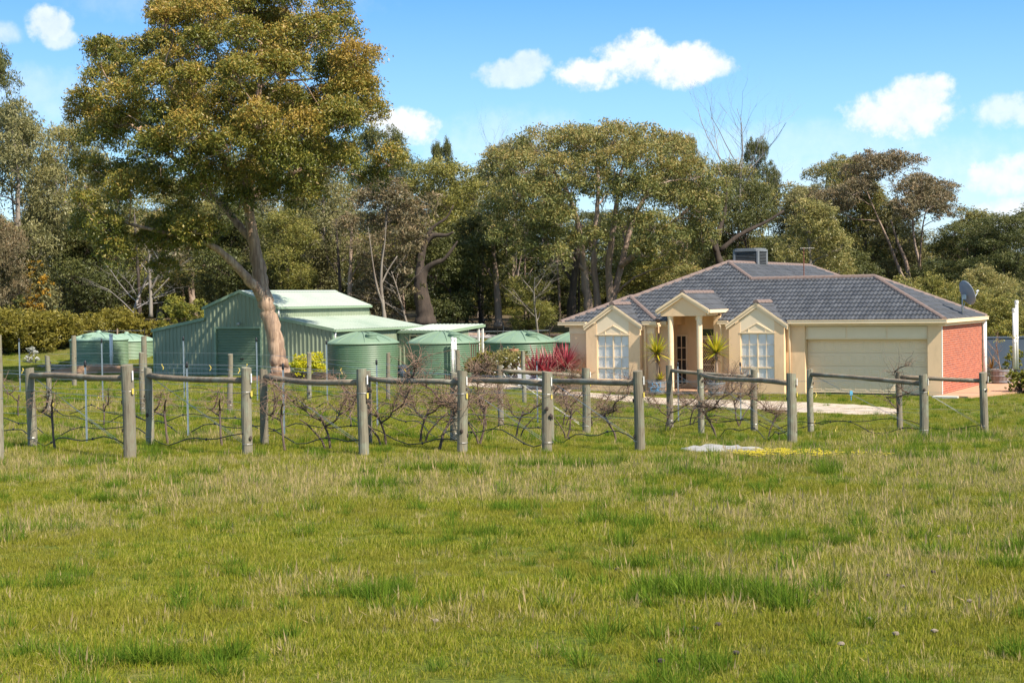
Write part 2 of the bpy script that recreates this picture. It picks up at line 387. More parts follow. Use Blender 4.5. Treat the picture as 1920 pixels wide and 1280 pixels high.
# brick side wall: real bricks standing proud of the mortar
mortar = pmat('pale_mortar', (.6, .45, .35), (.52, .38, .3), 8, .95)
brickm = pmat('red_brick', (.44, .115, .055), (.3, .075, .042), 6, .85, .2, 60, attr='rnd')
bw = hb('brick_wall', [(0.001,.05,.07,7.04,-.3,WT-.03)], mortar)
mb = MB(); R = random.Random(3); ch = .0865
for j in range(-1, 31):
    z0 = j*ch+.006; y = .075-(.12 if j % 2 else 0)
    while y < 7.0:
        a, b_ = max(y, .075), min(y+.23, 7.03)
        if b_-a > .03:
            mb.cur = R.random()*.9+.05; e = R.uniform(.006, .01)
            mb.add([(0,a,z0),(0,b_,z0),(0,b_,z0+.07),(0,a,z0+.07),(e,a+.002,z0+.002),(e,b_-.002,z0+.002),(e,b_-.002,z0+.068),(e,a+.002,z0+.068)],
                   [(4,5,6,7),(0,1,5,4),(1,2,6,5),(2,3,7,6),(3,0,4,7)])
        y += .24
tag(mb.build('brick', brickm, bw), kind='stuff')
hb('corner_trim', [(-.022,.0,-.002,.07,-.1,WT-.02)], whitepvc)
# header panels and garage door
hd = hb('garage_header', [(.524,5.324,.12,.3,2.1,WT)], creamtrim)
for i in range(3):
    a = .56+i*1.58; hb('header_panel', [(a,a+1.5,.1,.12,2.15,2.6)], panelmat, hd)
gd = hb('garage_door', [(.524,5.324,.37,.4,0,2.1)], doormat)
for j in range(4):
    mb = MB(); mb.cbox(-5.32, -.528, .345, .372, j*.525+.004, (j+1)*.525-.004, .008); mb.build('door_section', doormat, gd)
pm = MB(); w_, h_ = .49, .34
for (a, b_, d0, d1) in ((0, .02, 0, -.012), (.02, .045, -.012, .0), (.045, .075, 0, -.01)): pass
def raised(w, h):
    mb = MB(); rings = [(0, .001), (.018, -.009), (.045, -.009), (.07, -.001), (.1, -.011)]
    for (i0, d) in rings: mb.add([(i0, d, i0), (w-i0, d, i0), (w-i0, d, h-i0), (i0, d, h-i0)], [])
    for r in range(len(rings)-1):
        for k in range(4): mb.f.append((r*4+k, r*4+(k+1) % 4, r*4+4+(k+1) % 4, r*4+4+k))
    n = (len(rings)-1)*4; mb.f.append((n, n+1, n+2, n+3)); mb.a = [0]*len(mb.v)
    me = mb.mesh('door_panel'); me.materials.append(doormat); return me
pme = raised(.47, .34)
for j in range(4):
    for i in range(8):
        link('door_panel', pme, gd, (-5.24+i*.593, .3445, j*.525+.092))
# gable bays with windows
def window(t0, t1, z0, z1, s, cols, rows, trans, parent=house):
    w = hb('window', [(t0,t1,s+.065,s+.09,z0,z1)], blindm, parent)
    fr = MB(); k = .036
    for b in ((t0,t0+k,z0,z1),(t1-k,t1,z0,z1),(t0,t1,z0-.001,z0+k),(t0,t1,z1-k,z1+.001)): fr.box(-b[1], -b[0], s+.012, s+.075, b[2], b[3])
    fr.build('frame', creamtrim, w)
    mm = MB(); mid = (t0+t1)/2; mm.box(-mid-.023, -mid+.023, s+.015, s+.07, z0+k, z1-k); mm.box(-t1+k, -t0-k, s+.018, s+.068, trans-.025, trans+.025); mm.build('mullion', creamtrim, w)
    zs = [z0]+[trans+(z1-trans)*i/rows for i in range(rows+1)]
    gb = MB()
    for i in range(1, cols):
        if i*2 != cols: x = t0+(t1-t0)*i/cols; gb.box(-x-.009, -x+.009, s+.03, s+.05, z0, z1)
    for z in zs[2:-1]: gb.box(-t1, -t0, s+.031, s+.051, z-.009, z+.009)
    gb.build('glazing_bar', creamtrim, w)
    for i in range(cols):
        for j in range(len(zs)-1):
            a = t0+(t1-t0)*i/cols; b = t0+(t1-t0)*(i+1)/cols
            MB().add([(-b,s+.04,zs[j]),(-a,s+.04,zs[j]),(-a,s+.04,zs[j+1]),(-b,s+.04,zs[j+1])], [(0,1,2,3)]).build('pane', glass, w)
    return w
def gable(tc, hw, s, apex, ez, wt0, wt1, wz, wall_l, wall_r, back, base=-.3, roofback=1.6):
    """bay: walls, cream panel, window, barge boards, small tiled roof"""
    slope = (apex-.02-ez)/hw
    top = lambda t: apex-.16-abs(t-tc)*slope
    mb = MB(); z1 = wz[1]
    for (a, b) in ((wall_r, wt0), (wt1, wall_l)):
        mb.prism([(-a, base), (-a, top(a)), (-b, top(b)), (-b, base)], s, s+.2)
    mb.box(-wt1, -wt0, s, s+.2, base, wz[0])
    mb.box(-wall_r-.12, -wall_r, s+.2, back, base, 2.7); mb.box(-wall_l, -wall_l+.12, s+.2, back, base, 2.7)
    mb.build('bay_wall', render, house)
    pn = MB(); pn.prism([(-wt1, z1), (-wt1, top(wt1)), (-tc, top(tc)), (-wt0, top(wt0)), (-wt0, z1)], s+.012, s+.16); pn = pn.build('gable_panel', panelmat, house)
    tr = MB(); a = .02; hw2 = (wt1-wt0)/2*.93; rise = .36; cz = z1+.05
    tr.prism([(-tc-hw2, cz), (-tc, cz+rise), (-tc, cz+rise-.035), (-tc-hw2+.09, cz)], s-.012, s+.014)
    tr.prism([(-tc+hw2, cz), (-tc+hw2-.09, cz), (-tc, cz+rise-.035), (-tc, cz+rise)], s-.0125, s+.014)
    tr.box(-wt1-.03, -wt0+.03, s-.015, s+.02, z1-.01, z1+.04); tr.box(-tc-hw2*.55, -tc-hw2*.55+.03, s-.01, s+.014, z1+.04, z1+.2); tr.box(-tc+hw2*.55-.03, -tc+hw2*.55, s-.01, s+.014, z1+.04, z1+.2)
    tr.build('gable_trim', creamtrim, pn)
    window(wt0, wt1, wz[0], wz[1], s+.02, 4, 3, wz[2])
    for sg in (-1, 1):
        x0, x1 = -tc, -tc+sg*(hw+.06); q = [(x0, apex+.03), (x1, ez+.02), (x1, ez-.15), (x0, apex-.16)]
        MB().prism(q if sg < 0 else q[::-1], s-.05, s-.0101).build('barge_board', creamtrim, house)
        q = [(x0, apex+.055), (x1+sg*.02, ez+.045), (x1+sg*.02, ez-.045), (x0, apex-.04)]
        MB().prism(q if sg < 0 else q[::-1], s-.075, s-.0501).build('barge_cap', creamtrim, house)
        # soffit and roof leaf
        tiles_gable(tc, sg, hw+.05, s-.055, s+roofback, apex+.05, slope)
def tile_mesh(a0, a1, b0, b1, fn, clips=(), wave=.165, course=.335, seed=0):
    """fn(a,b,h) -> local point. a along the eave, b up the slope in plan, h relief. clips: list of (point, normal) kept side opposite to normal"""
    mb = MB(); R = random.Random(seed); nseg = 6
    na = int((a1-a0)/wave*nseg)+1; nb = int(math.ceil((b1-b0)/course))
    prof = []
    for i in range(na+1):
        ph = (i % nseg)/nseg; prof.append((a0+(a1-a0)*i/na, .03*max(0, math.sin(math.pi*min(1, ph/.62))) if ph < .62 else 0.))
    rowlen = na+1
    for j in range(nb):
        bl, bh = b0+j*course, b0+(j+1)*course+.02
        rows = []
        for (b, h) in ((bl, -.01), (bl, .046), (bh, .004)):
            rows.append([fn(a, b, h+r*(1 if h > 0 else .3)) for a, r in prof])
        base = len(mb.v); mb.v += [tuple(p) for r in rows for p in r]
        for i in range(rowlen*3): pass
        rn = [R.random() for _ in range(na//nseg+2)]
        mb.a += [rn[i//nseg] for _ in range(3) for i in range(rowlen)]
        for q in range(2):
            for i in range(na): mb.f.append((base+q*rowlen+i, base+q*rowlen+i+1, base+(q+1)*rowlen+i+1, base+(q+1)*rowlen+i))
    me = mb.mesh('roof_tiles')
    if clips:
        bm = bmesh.new(); bm.from_mesh(me)
        for co, no in clips:
            bmesh.ops.bisect_plane(bm, geom=bm.verts[:]+bm.edges[:]+bm.faces[:], plane_co=co, plane_no=no, clear_outer=True)
        bm.to_mesh(me); bm.free()
    me.materials.append(tilemat); return me
def tiles_gable(tc, sg, hw, s0, s1, apex, slope):
    k = 1/math.sqrt(1+slope*slope)
    def fn(a, b, h): return (-tc+sg*(hw-b), a, apex-slope*(hw-b)+h)
    # clip where the leaf dives under the main slope: plane z = ZE+PT*(s+OV)
    me = tile_mesh(s0, s1, 0, hw, fn, [((0, -OV, ZE-.05), (0, PT, -1)), ((-tc, 0, 0), (-sg, 0, 0))] , seed=int(tc*10)+sg)
    o = link('roof_tiles', me, house); tag(o, kind='stuff')
def edge_clips(poly):
    """poly [(t,s)] convex in plan; keep the inside"""
    c = np.mean(poly, axis=0); out = []
    for i in range(len(poly)):
        a = np.array(poly[i]); b = np.array(poly[(i+1) % len(poly)]); d = b-a; n = np.array([d[1], -d[0]])
        if np.dot(n, c-a) > 0: n = -n
        out.append(((-a[0], a[1], 0), (-n[0], n[1], 0)))
    return out
def roof_plane(poly, e0, ed, up, seed=0):
    """poly (t,s) plan; eave passes e0 with direction ed, rising along up (unit plan vectors in t,s)"""
    e0, ed, up = np.array(e0), np.array(ed), np.array(up)
    pp = np.array(poly)-e0; A = pp@ed; B = pp@up
    def fn(a, b, h):
        q = e0+ed*a+up*b; return (-q[0], q[1], ZE+PT*b+h)
    me = tile_mesh(A.min()-.1, A.max()+.1, 0, B.max()+.02, fn, edge_clips(poly), seed=seed)
    tag(link('roof_tiles', me, house), kind='stuff')
TLo, TA = 15.84, 10.48; DL = 2.22; Q = .4
SA = TLo-TA-OV; TR_ = 2*TA-TLo; GD2 = 3.52; SB = 16.5; SE = SB+(SA+OV)
ap = (TA, SA); ap2 = (TA, SB)
zof = lambda b: ZE+PT*b
# main front slope, cut round the portico
F_ = dict(e0=(0, -OV), ed=(1, 0), up=(0, 1))
roof_plane([(-OV,-OV),(8.9,-OV),(8.9,GD2),(GD2,GD2)], seed=1, **F_)
roof_plane([(8.9,1.0),(11.12,1.0),(11.12,GD2),(8.9,GD2)], seed=2, **F_)
roof_plane([(11.12,-OV),(11.4,-OV),(13.62,2.07),(12.17,GD2),(11.12,GD2)], seed=3, **F_)
roof_plane([(12.17,GD2),(TA,SA),(2*TA-12.17,GD2)], seed=4, **F_)
# wing front, wing right, left slope, right slope, garage hip and back
roof_plane([(TLo,-OV-Q),(TLo-2*DL,-OV-Q),(TLo-DL,-OV-Q+DL)], (0,-OV-Q), (1,0), (0,1), 5)
roof_plane([(TLo-2*DL,-OV-Q),(TLo-2*DL,-OV),(TLo-DL,-OV+DL),(TLo-DL,-OV-Q+DL)], (TLo-2*DL,0), (0,1), (1,0), 6)
roof_plane([(TLo,-OV-Q),(TLo-DL,-OV-Q+DL),(TLo-DL,-OV+DL),(TA,SA),(TA,SB),(TLo,SE)], (TLo,0), (0,1), (-1,0), 7)
roof_plane([(TA,SA),(2*TA-12.17,GD2),(TR_+.0,7.2),(TR_,SE),(TA,SB)], (TR_,0), (0,1), (1,0), 8)
roof_plane([(TLo,SE),(TR_,SE),(TA,SB)], (0,SE), (1,0), (0,-1), 9)
roof_plane([(-OV,-OV),(GD2,GD2),(-OV,7.19)], (-OV,0), (0,1), (1,0), 10)
roof_plane([(-OV,7.19),(GD2,GD2),(8.79,GD2),(5.15,7.19)], (0,7.19), (1,0), (0,-1), 11)
# ridge and hip caps, one by one
def caps(a, b, za, zb, parent=house, r=.125, pitchlen=.4):
    A = Vector((-a[0], a[1], za)); B = Vector((-b[0], b[1], zb)); Lg = (B-A).length; n = max(1, round(Lg/pitchlen)); d = (B-A)/n
    T = d.normalized(); side = T.cross(Vector((0, 0, 1))).normalized(); upv = side.cross(T)
    mb = MB(); arc = [(-1, -.55), (-.75, .05), (-.35, .38), (0, .48), (.35, .38), (.75, .05), (1, -.55)]
    for (q, sc) in ((0., 1.06), (1.04, .94)):
        mb.add([tuple(d*q+side*(x*r*sc)+upv*(y*r*sc)) for x, y in arc], [])
    m_ = len(arc); mb.f = [(i, i+1, i+1+m_, i+m_) for i in range(m_-1)]+[tuple(range(m_-1, -1, -1)), tuple(range(m_, 2*m_))]
    me = mb.mesh('ridge_cap'); me.materials.append(capmat)
    for i in range(n): link('ridge_cap', me, parent, A+d*i+Vector((0, 0, .045)))
caps((TLo,-OV-Q), (TLo-DL,-OV-Q+DL), zof(0), zof(DL)); caps((TLo-DL,-OV-Q+DL), (TLo-DL,-OV+DL), zof(DL), zof(DL)); caps((TLo-DL,-OV+DL), ap, zof(DL), zof(SA+OV))
caps((TLo-2*DL,-OV-Q), (TLo-DL,-OV-Q+DL), zof(0), zof(DL))
caps(ap, ap2, zof(SA+OV), zof(SA+OV)); caps((8.79,GD2), ap, zof(GD2+OV), zof(SA+OV)); caps((GD2,GD2), (8.79,GD2), zof(GD2+OV), zof(GD2+OV))
caps((-OV,-OV), (GD2,GD2), zof(0), zof(GD2+OV)); caps((-OV,7.19), (GD2,GD2), zof(0), zof(GD2+OV)); caps((TR_,SE), ap2, zof(0), zof(SA+OV)); caps((TLo,SE), ap2, zof(0), zof(SA+OV))
# gutters and fascias
def gut(t0, t1, s0, s1):
    mb = MB(); g = .11
    if abs(s0-s1) < 1e-6: mb.box(-t1, -t0, s0-g, s0, ZE-.13, ZE-.005); mb.box(-t1-.0, -t0, s0-g-.012, s0-g+.012, ZE-.02, ZE+.01)
    else:
        sg = -1 if t0 < 5 else 1; x = -t0
        xs = sorted((x-sg*0., x-sg*g)); mb.box(xs[0], xs[1], s0, s1, ZE-.13, ZE-.005); xo = x-sg*g; mb.box(xo-.012, xo+.012, s0, s1, ZE-.02, ZE+.01)
    mb.build('gutter', creamtrim, house)
gut(-OV-.11, 5.95, -OV, -OV); gut(8.45, 8.9, -OV, -OV); gut(11.12, 11.4, -OV, -OV); gut(11.4, 12.05, -OV-Q, -OV-Q); gut(14.65, TLo+.11, -OV-Q, -OV-Q)
gut(-OV, -OV, -OV+.0, 7.2); gut(TLo, TLo, -OV-Q, SE)
hb('fascia', [(-.12,6.0,-.1,-.04,WT,ZE-.12),(8.4,8.9,-.1,-.04,WT,ZE-.12),(11.12,11.4,-.1,-.04,WT,ZE-.12),(11.4,12.1,-.5,-.44,WT,ZE-.12),(14.6,15.7,-.5,-.44,WT,ZE-.12)], creamtrim)
hb('fascia', [(-.13,-.05,-.04,7.1,WT-.04,ZE-.12),(-.05,.1,-.039,7.1,WT-.04,WT+.02)], creamtrim)
gable(7.2, 1.22, -.3, 3.54, 2.66, 6.47, 7.9, (.45, 2.37, .99), 8.38, 6.08, 0, roofback=2.0)
gable(13.34, 1.27, -.7, 3.54, 2.65, 12.62, 14.09, (.45, 2.31, .94), 14.59, 12.12, -.4, roofback=2.0)
caps((7.2,-.4), (7.2,1.3), 3.6, 3.6); caps((13.34,-.8), (13.34,.9), 3.6, 3.6)
# portico
apx, ez_, tc_, hw_ = 3.97, 3.3, 10.0, 1.06; sp = -1.2; slope_ = (apx-ez_)/hw_
MB().prism([(-tc_-hw_+.08, 3.08), (-tc_-hw_+.08, ez_-.04), (-tc_, apx-.1), (-tc_+hw_-.08, ez_-.04), (-tc_+hw_-.08, 3.08)], sp+.06, sp+.2).build('portico_gable', render, house)
hb('portico_beam', [(tc_-hw_+.08,tc_-hw_+.3,sp+.2,1.5,3.08,3.32),(tc_+hw_-.3,tc_+hw_-.08,sp+.2,1.5,3.08,3.32)], creamtrim)
hb('portico_ceiling', [(tc_-hw_+.3,tc_+hw_-.3,sp+.2,1.5,3.12,3.16),(8.88,9.02,0.3,1.5,3.06,3.1),(10.98,11.6,.3,1.5,3.06,3.1)], panelmat)
for sg in (-1, 1):
    x0, x1 = -tc_, -tc_+sg*(hw_+.05)
    q = [(x0, apx+.03), (x1, ez_+.02), (x1, ez_-.15), (x0, apx-.13)]; MB().prism(q if sg < 0 else q[::-1], sp-.02, sp+.0599).build('barge_board', creamtrim, house)
    q = [(x0, apx+.06), (x1+sg*.03, ez_+.05), (x1+sg*.03, ez_-.04), (x0, apx-.03)]; MB().prism(q if sg < 0 else q[::-1], sp-.06, sp-.0201).build('barge_cap', creamtrim, house)
    def fnp(a, b, h, sg=sg): return (-tc_+sg*(hw_+.08-b), a, apx+.05-slope_*(hw_+.08-b)+h)
    tag(link('roof_tiles', tile_mesh(sp-.03, 2.6, 0, hw_+.08, fnp, [((0, -OV, ZE-.05), (0, PT, -1)), ((-tc_, 0, 0), (-sg, 0, 0))], seed=50+sg), house), kind='stuff')
    xa = -tc_+sg*(hw_+.03); xb = xa+sg*.1
    MB().box(min(xa, xb), max(xa, xb), sp-.02, .95, ez_-.1, ez_+.03).build('gutter', creamtrim, house)
    # cheeks between the raised portico roof and the main slope
    xa = -tc_+sg*(hw_-.02); MB().box(min(xa, xa+sg*.06), max(xa, xa+sg*.06), .2, 1.5, 2.7, ez_).build('portico_cheek', render, house)
caps((tc_,sp), (tc_,2.0), apx+.05, apx+.05)
for t in (10.61, 9.36):
    col = MB().lathe([(.13,-.2),(.13,.08),(.115,.12),(.115,2.98),(.13,3.0),(.13,3.08)], 20, (-t, -1.0, 0)).build('column', creamtrim, house, smooth=False)
# entrance: screened door, transom, side light
dr = hb('entry_door', [(9.45,10.35,1.47,1.5,.05,2.12)], pmat('timber_door', (.2,.1,.05), (.14,.07,.035), 3, .6))
lat = MB()
for i in range(-12, 22):
    for sg in (1, -1):
        a = Vector((-10.3+i*.1, 1.455, .1)); lat_h = 1.95
        x0 = a.x if sg > 0 else a.x; x1 = a.x+sg*lat_h*.62
        p0 = [x0, .1]; p1 = [x1, .1+lat_h]
        def clip(p, q):
            lo, hi = 0., 1.
            for (v0, v1, mn, mx) in ((p[0], q[0], -10.28, -9.52),):
                d = v1-v0
                if abs(d) < 1e-9: return None
                ta_, tb_ = sorted(((mn-v0)/d, (mx-v0)/d)); lo = max(lo, ta_); hi = min(hi, tb_)
            if hi <= lo: return None
            return [(p[0]+(q[0]-p[0])*k, p[1]+(q[1]-p[1])*k) for k in (lo, hi)]
        c = clip(p0, p1)
        if c: lat.tube([(c[0][0], 1.452+.004*sg, c[0][1]), (c[1][0], 1.452+.004*sg, c[1][1])], .011, 4)
lat.build('screen_lattice', creamtrim, dr)
fr = MB(); 
for b in ((9.45,9.52,.05,2.12),(10.28,10.35,.05,2.12),(9.45,10.35,2.05,2.13),(9.45,10.35,.05,.16),(9.45,10.35,.98,1.04)): fr.box(-b[1], -b[0], 1.44, 1.468, b[2], b[3])
fr.build('screen_frame', creamtrim, dr)
tw = hb('transom_window', [(9.56,10.4,1.47,1.5,2.22,2.5)], glassd); hb('frame', [(9.52,9.56,1.46,1.5,2.18,2.54),(9.56,10.4,1.46,1.5,2.18,2.22),(9.56,10.4,1.46,1.5,2.5,2.54)], creamtrim, tw)
sw = hb('side_window', [(10.98,11.38,1.47,1.5,.2,2.2)], glassd)
hb('frame', [(10.92,10.98,1.45,1.5,.14,2.26),(11.38,11.44,1.45,1.5,.14,2.26),(10.98,11.38,1.45,1.5,2.2,2.26),(10.98,11.38,1.45,1.5,.14,.2)], creamtrim, sw)
hb('glazing_bar', [(11.165,11.195,1.455,1.471,.2,2.2)]+[(10.98,11.38,1.457,1.471,z,z+.03) for z in (.7,1.2,1.7)], creamtrim, sw)
MB().lathe([(.0,-.12),(.07,-.08),(.08,0),(.05,.06)], 12, (-9.62, -.6, 3.0)).build('porch_light', whitepvc, house, smooth=True)
# downpipes
def dpipe(t, s, mat, r=.045, zt=2.72, tog=None):
    pts = [(-t, s-.14, zt), (-t, s-.13, zt-.1), (-t, s-.05, zt-.26), (-t, s-.05, -.1)]
    MB().tube(pts, r, 10).build('downpipe', mat, house, smooth=True)
dpipe(5.93, -.04, creamtrim); dpipe(11.98, -.44, creamtrim); dpipe(8.78, -.08, creamtrim, .04)
MB().tube([(.0+.09, 7.16, 2.7), (.09, 7.16, -.1)], .09, 12).build('downpipe', whitepvc, house, smooth=True)
# ---- things on the roof
steel = pmat('galvanised_steel', (.42, .46, .5), (.32, .36, .4), 6, .45, metallic=.6)
dgrey = pmat('dark_grey_plastic', (.09, .095, .1), (.07, .075, .08), 4, .5)
def roof_cooler():
    q = H2W(10.85, 9.0, 5.3); e = thing('roof_cooler', 'dark grey louvred evaporative cooler box on the house roof ridge', 'cooler', q, -.51)
    mb = MB(); w = .62
    mb.slab([(-w,-w+.12),(-w+.12,-w),(w-.12,-w),(w,-w+.12),(w,w-.12),(w-.12,w),(-w+.12,w),(-w,w-.12)], -.45, .02); mb.build('base', dgrey, e)
    MB().slab([(-w+.03,-w+.12),(-w+.12,-w+.03),(w-.12,-w+.03),(w-.03,-w+.12),(w-.03,w-.12),(w-.12,w-.03),(-w+.12,w-.03),(-w+.03,w-.12)], .02, .6).build('core', darkm, e)
    mb = MB(); w2 = .66
    mb.slab([(-w2,-w2+.15),(-w2+.15,-w2),(w2-.15,-w2),(w2,-w2+.15),(w2,w2-.15),(w2-.15,w2),(-w2+.15,w2),(-w2,w2-.15)], .6, .7)
    mb.slab([(-w,-w+.2),(-w+.2,-w),(w-.2,-w),(w,-w+.2),(w,w-.2),(w-.2,w),(-w+.2,w),(-w,w-.2)], .7, .75); mb.build('lid', pmat('grey_plastic', (.17, .18, .19), (.14, .15, .16), 3, .5), e)
    for k in range(8):
        z = .06+k*.068
        sl_ = MB()
        for a in range(4):
            c, s_ = math.cos(a*math.pi/2), math.sin(a*math.pi/2)
            pts = [(-w+.14,-w-.01,z),(w-.14,-w-.01,z),(w-.14,-w+.05,z+.045),(-w+.14,-w+.05,z+.045),(-w+.14,-w-.01,z+.018),(w-.14,-w-.01,z+.018)]
            sl_.add([(x*c-y*s_, x*s_+y*c, z_) for x, y, z_ in pts], [(0,1,5,4),(4,5,2,3)])
        sl_.build('louvre', dgrey, e)
    for a in range(4):
        c, s_ = math.cos(a*math.pi/2), math.sin(a*math.pi/2); x, y = -w+.06, -w+.06
        MB().tube([(x*c-y*s_, x*s_+y*c, 0), (x*c-y*s_, x*s_+y*c, .62)], .08, 8).build('corner_post', MATS['grey_plastic'], e)
roof_cooler()
def antenna():
    t, s = 8.95, 11.0; z = ZE+PT*(t-TR_); q = H2W(t, s, z); e = thing('roof_antenna', 'rusty thin television antenna pole with small crossbar on the house roof', 'antenna', q, -.51)
    rust = pmat('rusty_pole', (.22,.08,.045), (.15,.06,.04), 9, .8)
    MB().tube([(0,0,-.1),(0,0,1.45)], .024, 8).build('pole', rust, e)
    MB().box(-.1,.1,-.1,.1,-.05,.03).build('flashing', pmat('lead_flashing', (.4,.4,.4), (.3,.3,.3), 5, .6), e)
    bm_ = MB().tube([(-.1,-.2,1.42),(.45,.2,1.42)], .015, 6).build('boom', pmat('pale_metal', (.5,.45,.38), (.4,.36,.3), 5, .5), e)
    mb = MB()
    for k in range(6): x = -.05+k*.09; mb.tube([(x+.12, -.16+k*.06-.25, 1.43), (x-.12, -.16+k*.06+.25, 1.43)], .008, 5)
    mb.build('element', MATS['pale_metal'], bm_)
antenna()
def dish():
    t, s = .02, 3.6; z = ZE+PT*(t+OV); e = thing('satellite_dish', 'grey satellite dish on a short pole above the brick side wall', 'dish', H2W(t, s, z), 0)
    MB().tube([(0,0,-.1),(0,0,.62),(.04,-.02,.74)], .032, 10).build('mast', steel, e, smooth=True)
    # bowl aims up and to the right
    ax = Vector((.88, .30, .36)).normalized(); u = ax.cross(Vector((0,0,1))).normalized(); w = u.cross(ax)
    cen = Vector((.14, .05, .88)); mb = MB(); ring = 7; k = 28
    for off in (0., -.012):
        for i in range(ring+1):
            r = .5*i/ring
            for j in range(k):
                a = 2*math.pi*j/k; mb.v.append(tuple(cen+u*(r*.92*math.cos(a))+w*(r*1.04*math.sin(a))+ax*(r*r*.42+off)))
    n = (ring+1)*k
    for i in range(ring):
        for j in range(k):
            a = i*k+j; b = i*k+(j+1) % k; mb.f.append((a, b, b+k, a+k)); mb.f.append((n+a, n+a+k, n+b+k, n+b))
    for j in range(k): a = ring*k+j; b = ring*k+(j+1) % k; mb.f.append((a, b, n+b, n+a))
    mb.a = [0]*len(mb.v); mb.build('bowl', pmat('dish_grey', (.28,.3,.33), (.23,.25,.28), 3, .5), e, smooth=True)
    MB().box(-.02,.14,-.06,.06,.66,.84).build('bracket', steel, e)
    tip = cen+ax*.62-w*.12
    MB().tube([cen-w*.5+ax*.05, tip], .018, 8).build('feed_arm', pmat('dish_arm', (.5,.52,.55), (.42,.44,.47), 3, .4), e)
    MB().tube([tip-ax*.02, tip-ax*.12], [.05,.035], 10).build('receiver', MATS['dish_arm'], e)
    MB().tube([(0.02,0,.3),(.12,.04,.52)], .012, 6).build('brace', steel, e)
dish()
# ------------------------------------------------------------------ shed
SR = Vector((-9.3, 78.0)); SZ = -.1
shed = thing('shed', 'pale green steel barn shed with lean-to sides and roller door', 'shed', (SR.x, SR.y, SZ), -.51)
gclad = pmat('green_steel', (.26, .305, .21), (.245, .285, .195), .8, .5, stretch=(1.5, 1.5, .18), dirt=(.2, .25, .165), dscale=1.1)
groof = pmat('green_roof_steel', (.43, .49, .41), (.4, .46, .385), .5, .4, dirt=(.32, .4, .32), dscale=.35)
gtrim = pmat('green_trim', (.25, .34, .225), (.23, .32, .21), 2, .45)
gdark = pmat('green_roller', (.18, .25, .165), (.17, .235, .155), 1, .5)
def ribs(a0, a1, sp=.27, rise=.03, flat=.72):
    out = []; a = a0
    while a < a1-1e-6:
        for q, d in ((0, 0), (flat-.06, 0), (flat, 1), (.94, 1), (1., 0)):
            x = a+q*sp
            if x <= a1: out.append((x, d*rise))
        a += sp
    out.append((a1, 0)); return out
def clad_x(name, t0, t1, s, top, bot=lambda t: -.1, mat=gclad, sp=.27, parent=shed, breaks=()):
    """wall along the front direction at depth s, facing the front"""
    pr = ribs(t0, t1, sp); mb = MB()
    for b in breaks: pr += [(b, 0), (b+.001, 0)]
    pr.sort()
    for (a, d), (b, e) in zip(pr[:-1], pr[1:]):
        if b-a < 1e-6: continue
        m = (a+b)/2; za = bot(m)
        mb.add([(-b, s-e, za), (-a, s-d, za), (-a, s-d, top(a)), (-b, s-e, top(b))], [(0, 1, 2, 3)])
    return mb.build(name, mat, parent)
def clad_y(name, t, s0, s1, top, bot=lambda s: -.1, mat=gclad, sp=.16, out=1, parent=shed, rise=.018):
    pr = ribs(s0, s1, sp, rise); mb = MB()
    for (a, d), (b, e) in zip(pr[:-1], pr[1:]):
        m = (a+b)/2
        mb.add([(-t+out*d, a, bot(m)), (-t+out*e, b, bot(m)), (-t+out*e, b, top), (-t+out*d, a, top)], [(0, 1, 2, 3)])
    return mb.build(name, mat, parent)
def rsheet(name, ta, za, tb, zb, s0, s1, mat=groof, sp=.25, parent=shed):
    """sloping ribbed roof sheet from (ta,za) to (tb,zb), ribs running down the slope"""
    mb = MB(); pr = ribs(s0, s1, sp, .022, .8)
    for (a, d), (b, e) in zip(pr[:-1], pr[1:]):
        mb.add([(-ta, a, za+d), (-ta, b, za+e), (-tb, b, zb+e), (-tb, a, zb+d)], [(0, 1, 2, 3)])
    mb.add([(-ta, s0, za-.03), (-ta, s1, za-.03), (-tb, s1, zb-.03), (-tb, s0, zb-.03)], [(3, 2, 1, 0)])
    return mb.build(name, mat, parent)
SW, SC, SHW, SL = 12.3, 6.1, 2.45, 8.6
ze_, zt_, zm_, za_ = 2.44+.1, 3.07+.1, 3.67+.1, 4.5+.1
lt = lambda t: ze_+(zt_-ze_)*(t/(SC-SHW)) if t < SC-SHW else ze_+(zt_-ze_)*((SW-t)/(SW-SC-SHW))
def ftop(t):
    if abs(t-SC) < SHW: return zm_+(za_-zm_)*(1-abs(t-SC)/SHW)
    return lt(t)
D0, D1, DH = SC-.98-.35, SC+1.72, 2.62
clad_x('front_wall', 0, SC-SHW, 0, lt); clad_x('front_wall', SC+SHW, SW, 0, lt)
clad_x('front_wall', SC-SHW+.001, SC+SHW-.001, 0, ftop, lambda t: DH if D0 < t < D1 else -.1, breaks=(D0, D1))
rd = MB(); n = 30
for i in range(n):
    z = i*DH/n; h = DH/n; rd.add([(-D1, .09, z), (-D0, .09, z), (-D0, .06, z+h*.35), (-D1, .06, z+h*.35), (-D1, .06, z+h*.75), (-D0, .06, z+h*.75), (-D1, .09, z+h), (-D0, .09, z+h)], [(0,1,2,3),(3,2,5,4),(4,5,7,6)])
rdo = rd.build('roller_door', gdark, shed)
MB().box(-SC-.12, -SC+.12, .02, .06, .95, 1.02).build('handle', darkm, rdo)
for (a, b, z0, z1) in ((D0-.12, D0, -.1, DH+.1), (D1, D1+.12, -.1, DH+.1), (D0, D1, DH, DH+.1)): MB().box(-b, -a, -.045, .1, z0, z1).build('door_trim', gtrim, shed)
clad_y('side_wall', 0, 0, SL, ze_); clad_y('side_wall', SW, 0, SL, ze_, out=-1)
clad_y('upper_wall', SC-SHW, 0, SL, zm_, lambda s: zt_-.1); clad_y('upper_wall', SC+SHW, 0, SL, zm_, lambda s: zt_-.1, out=-1)
clad_x('back_wall', 0, SW, SL, ftop)
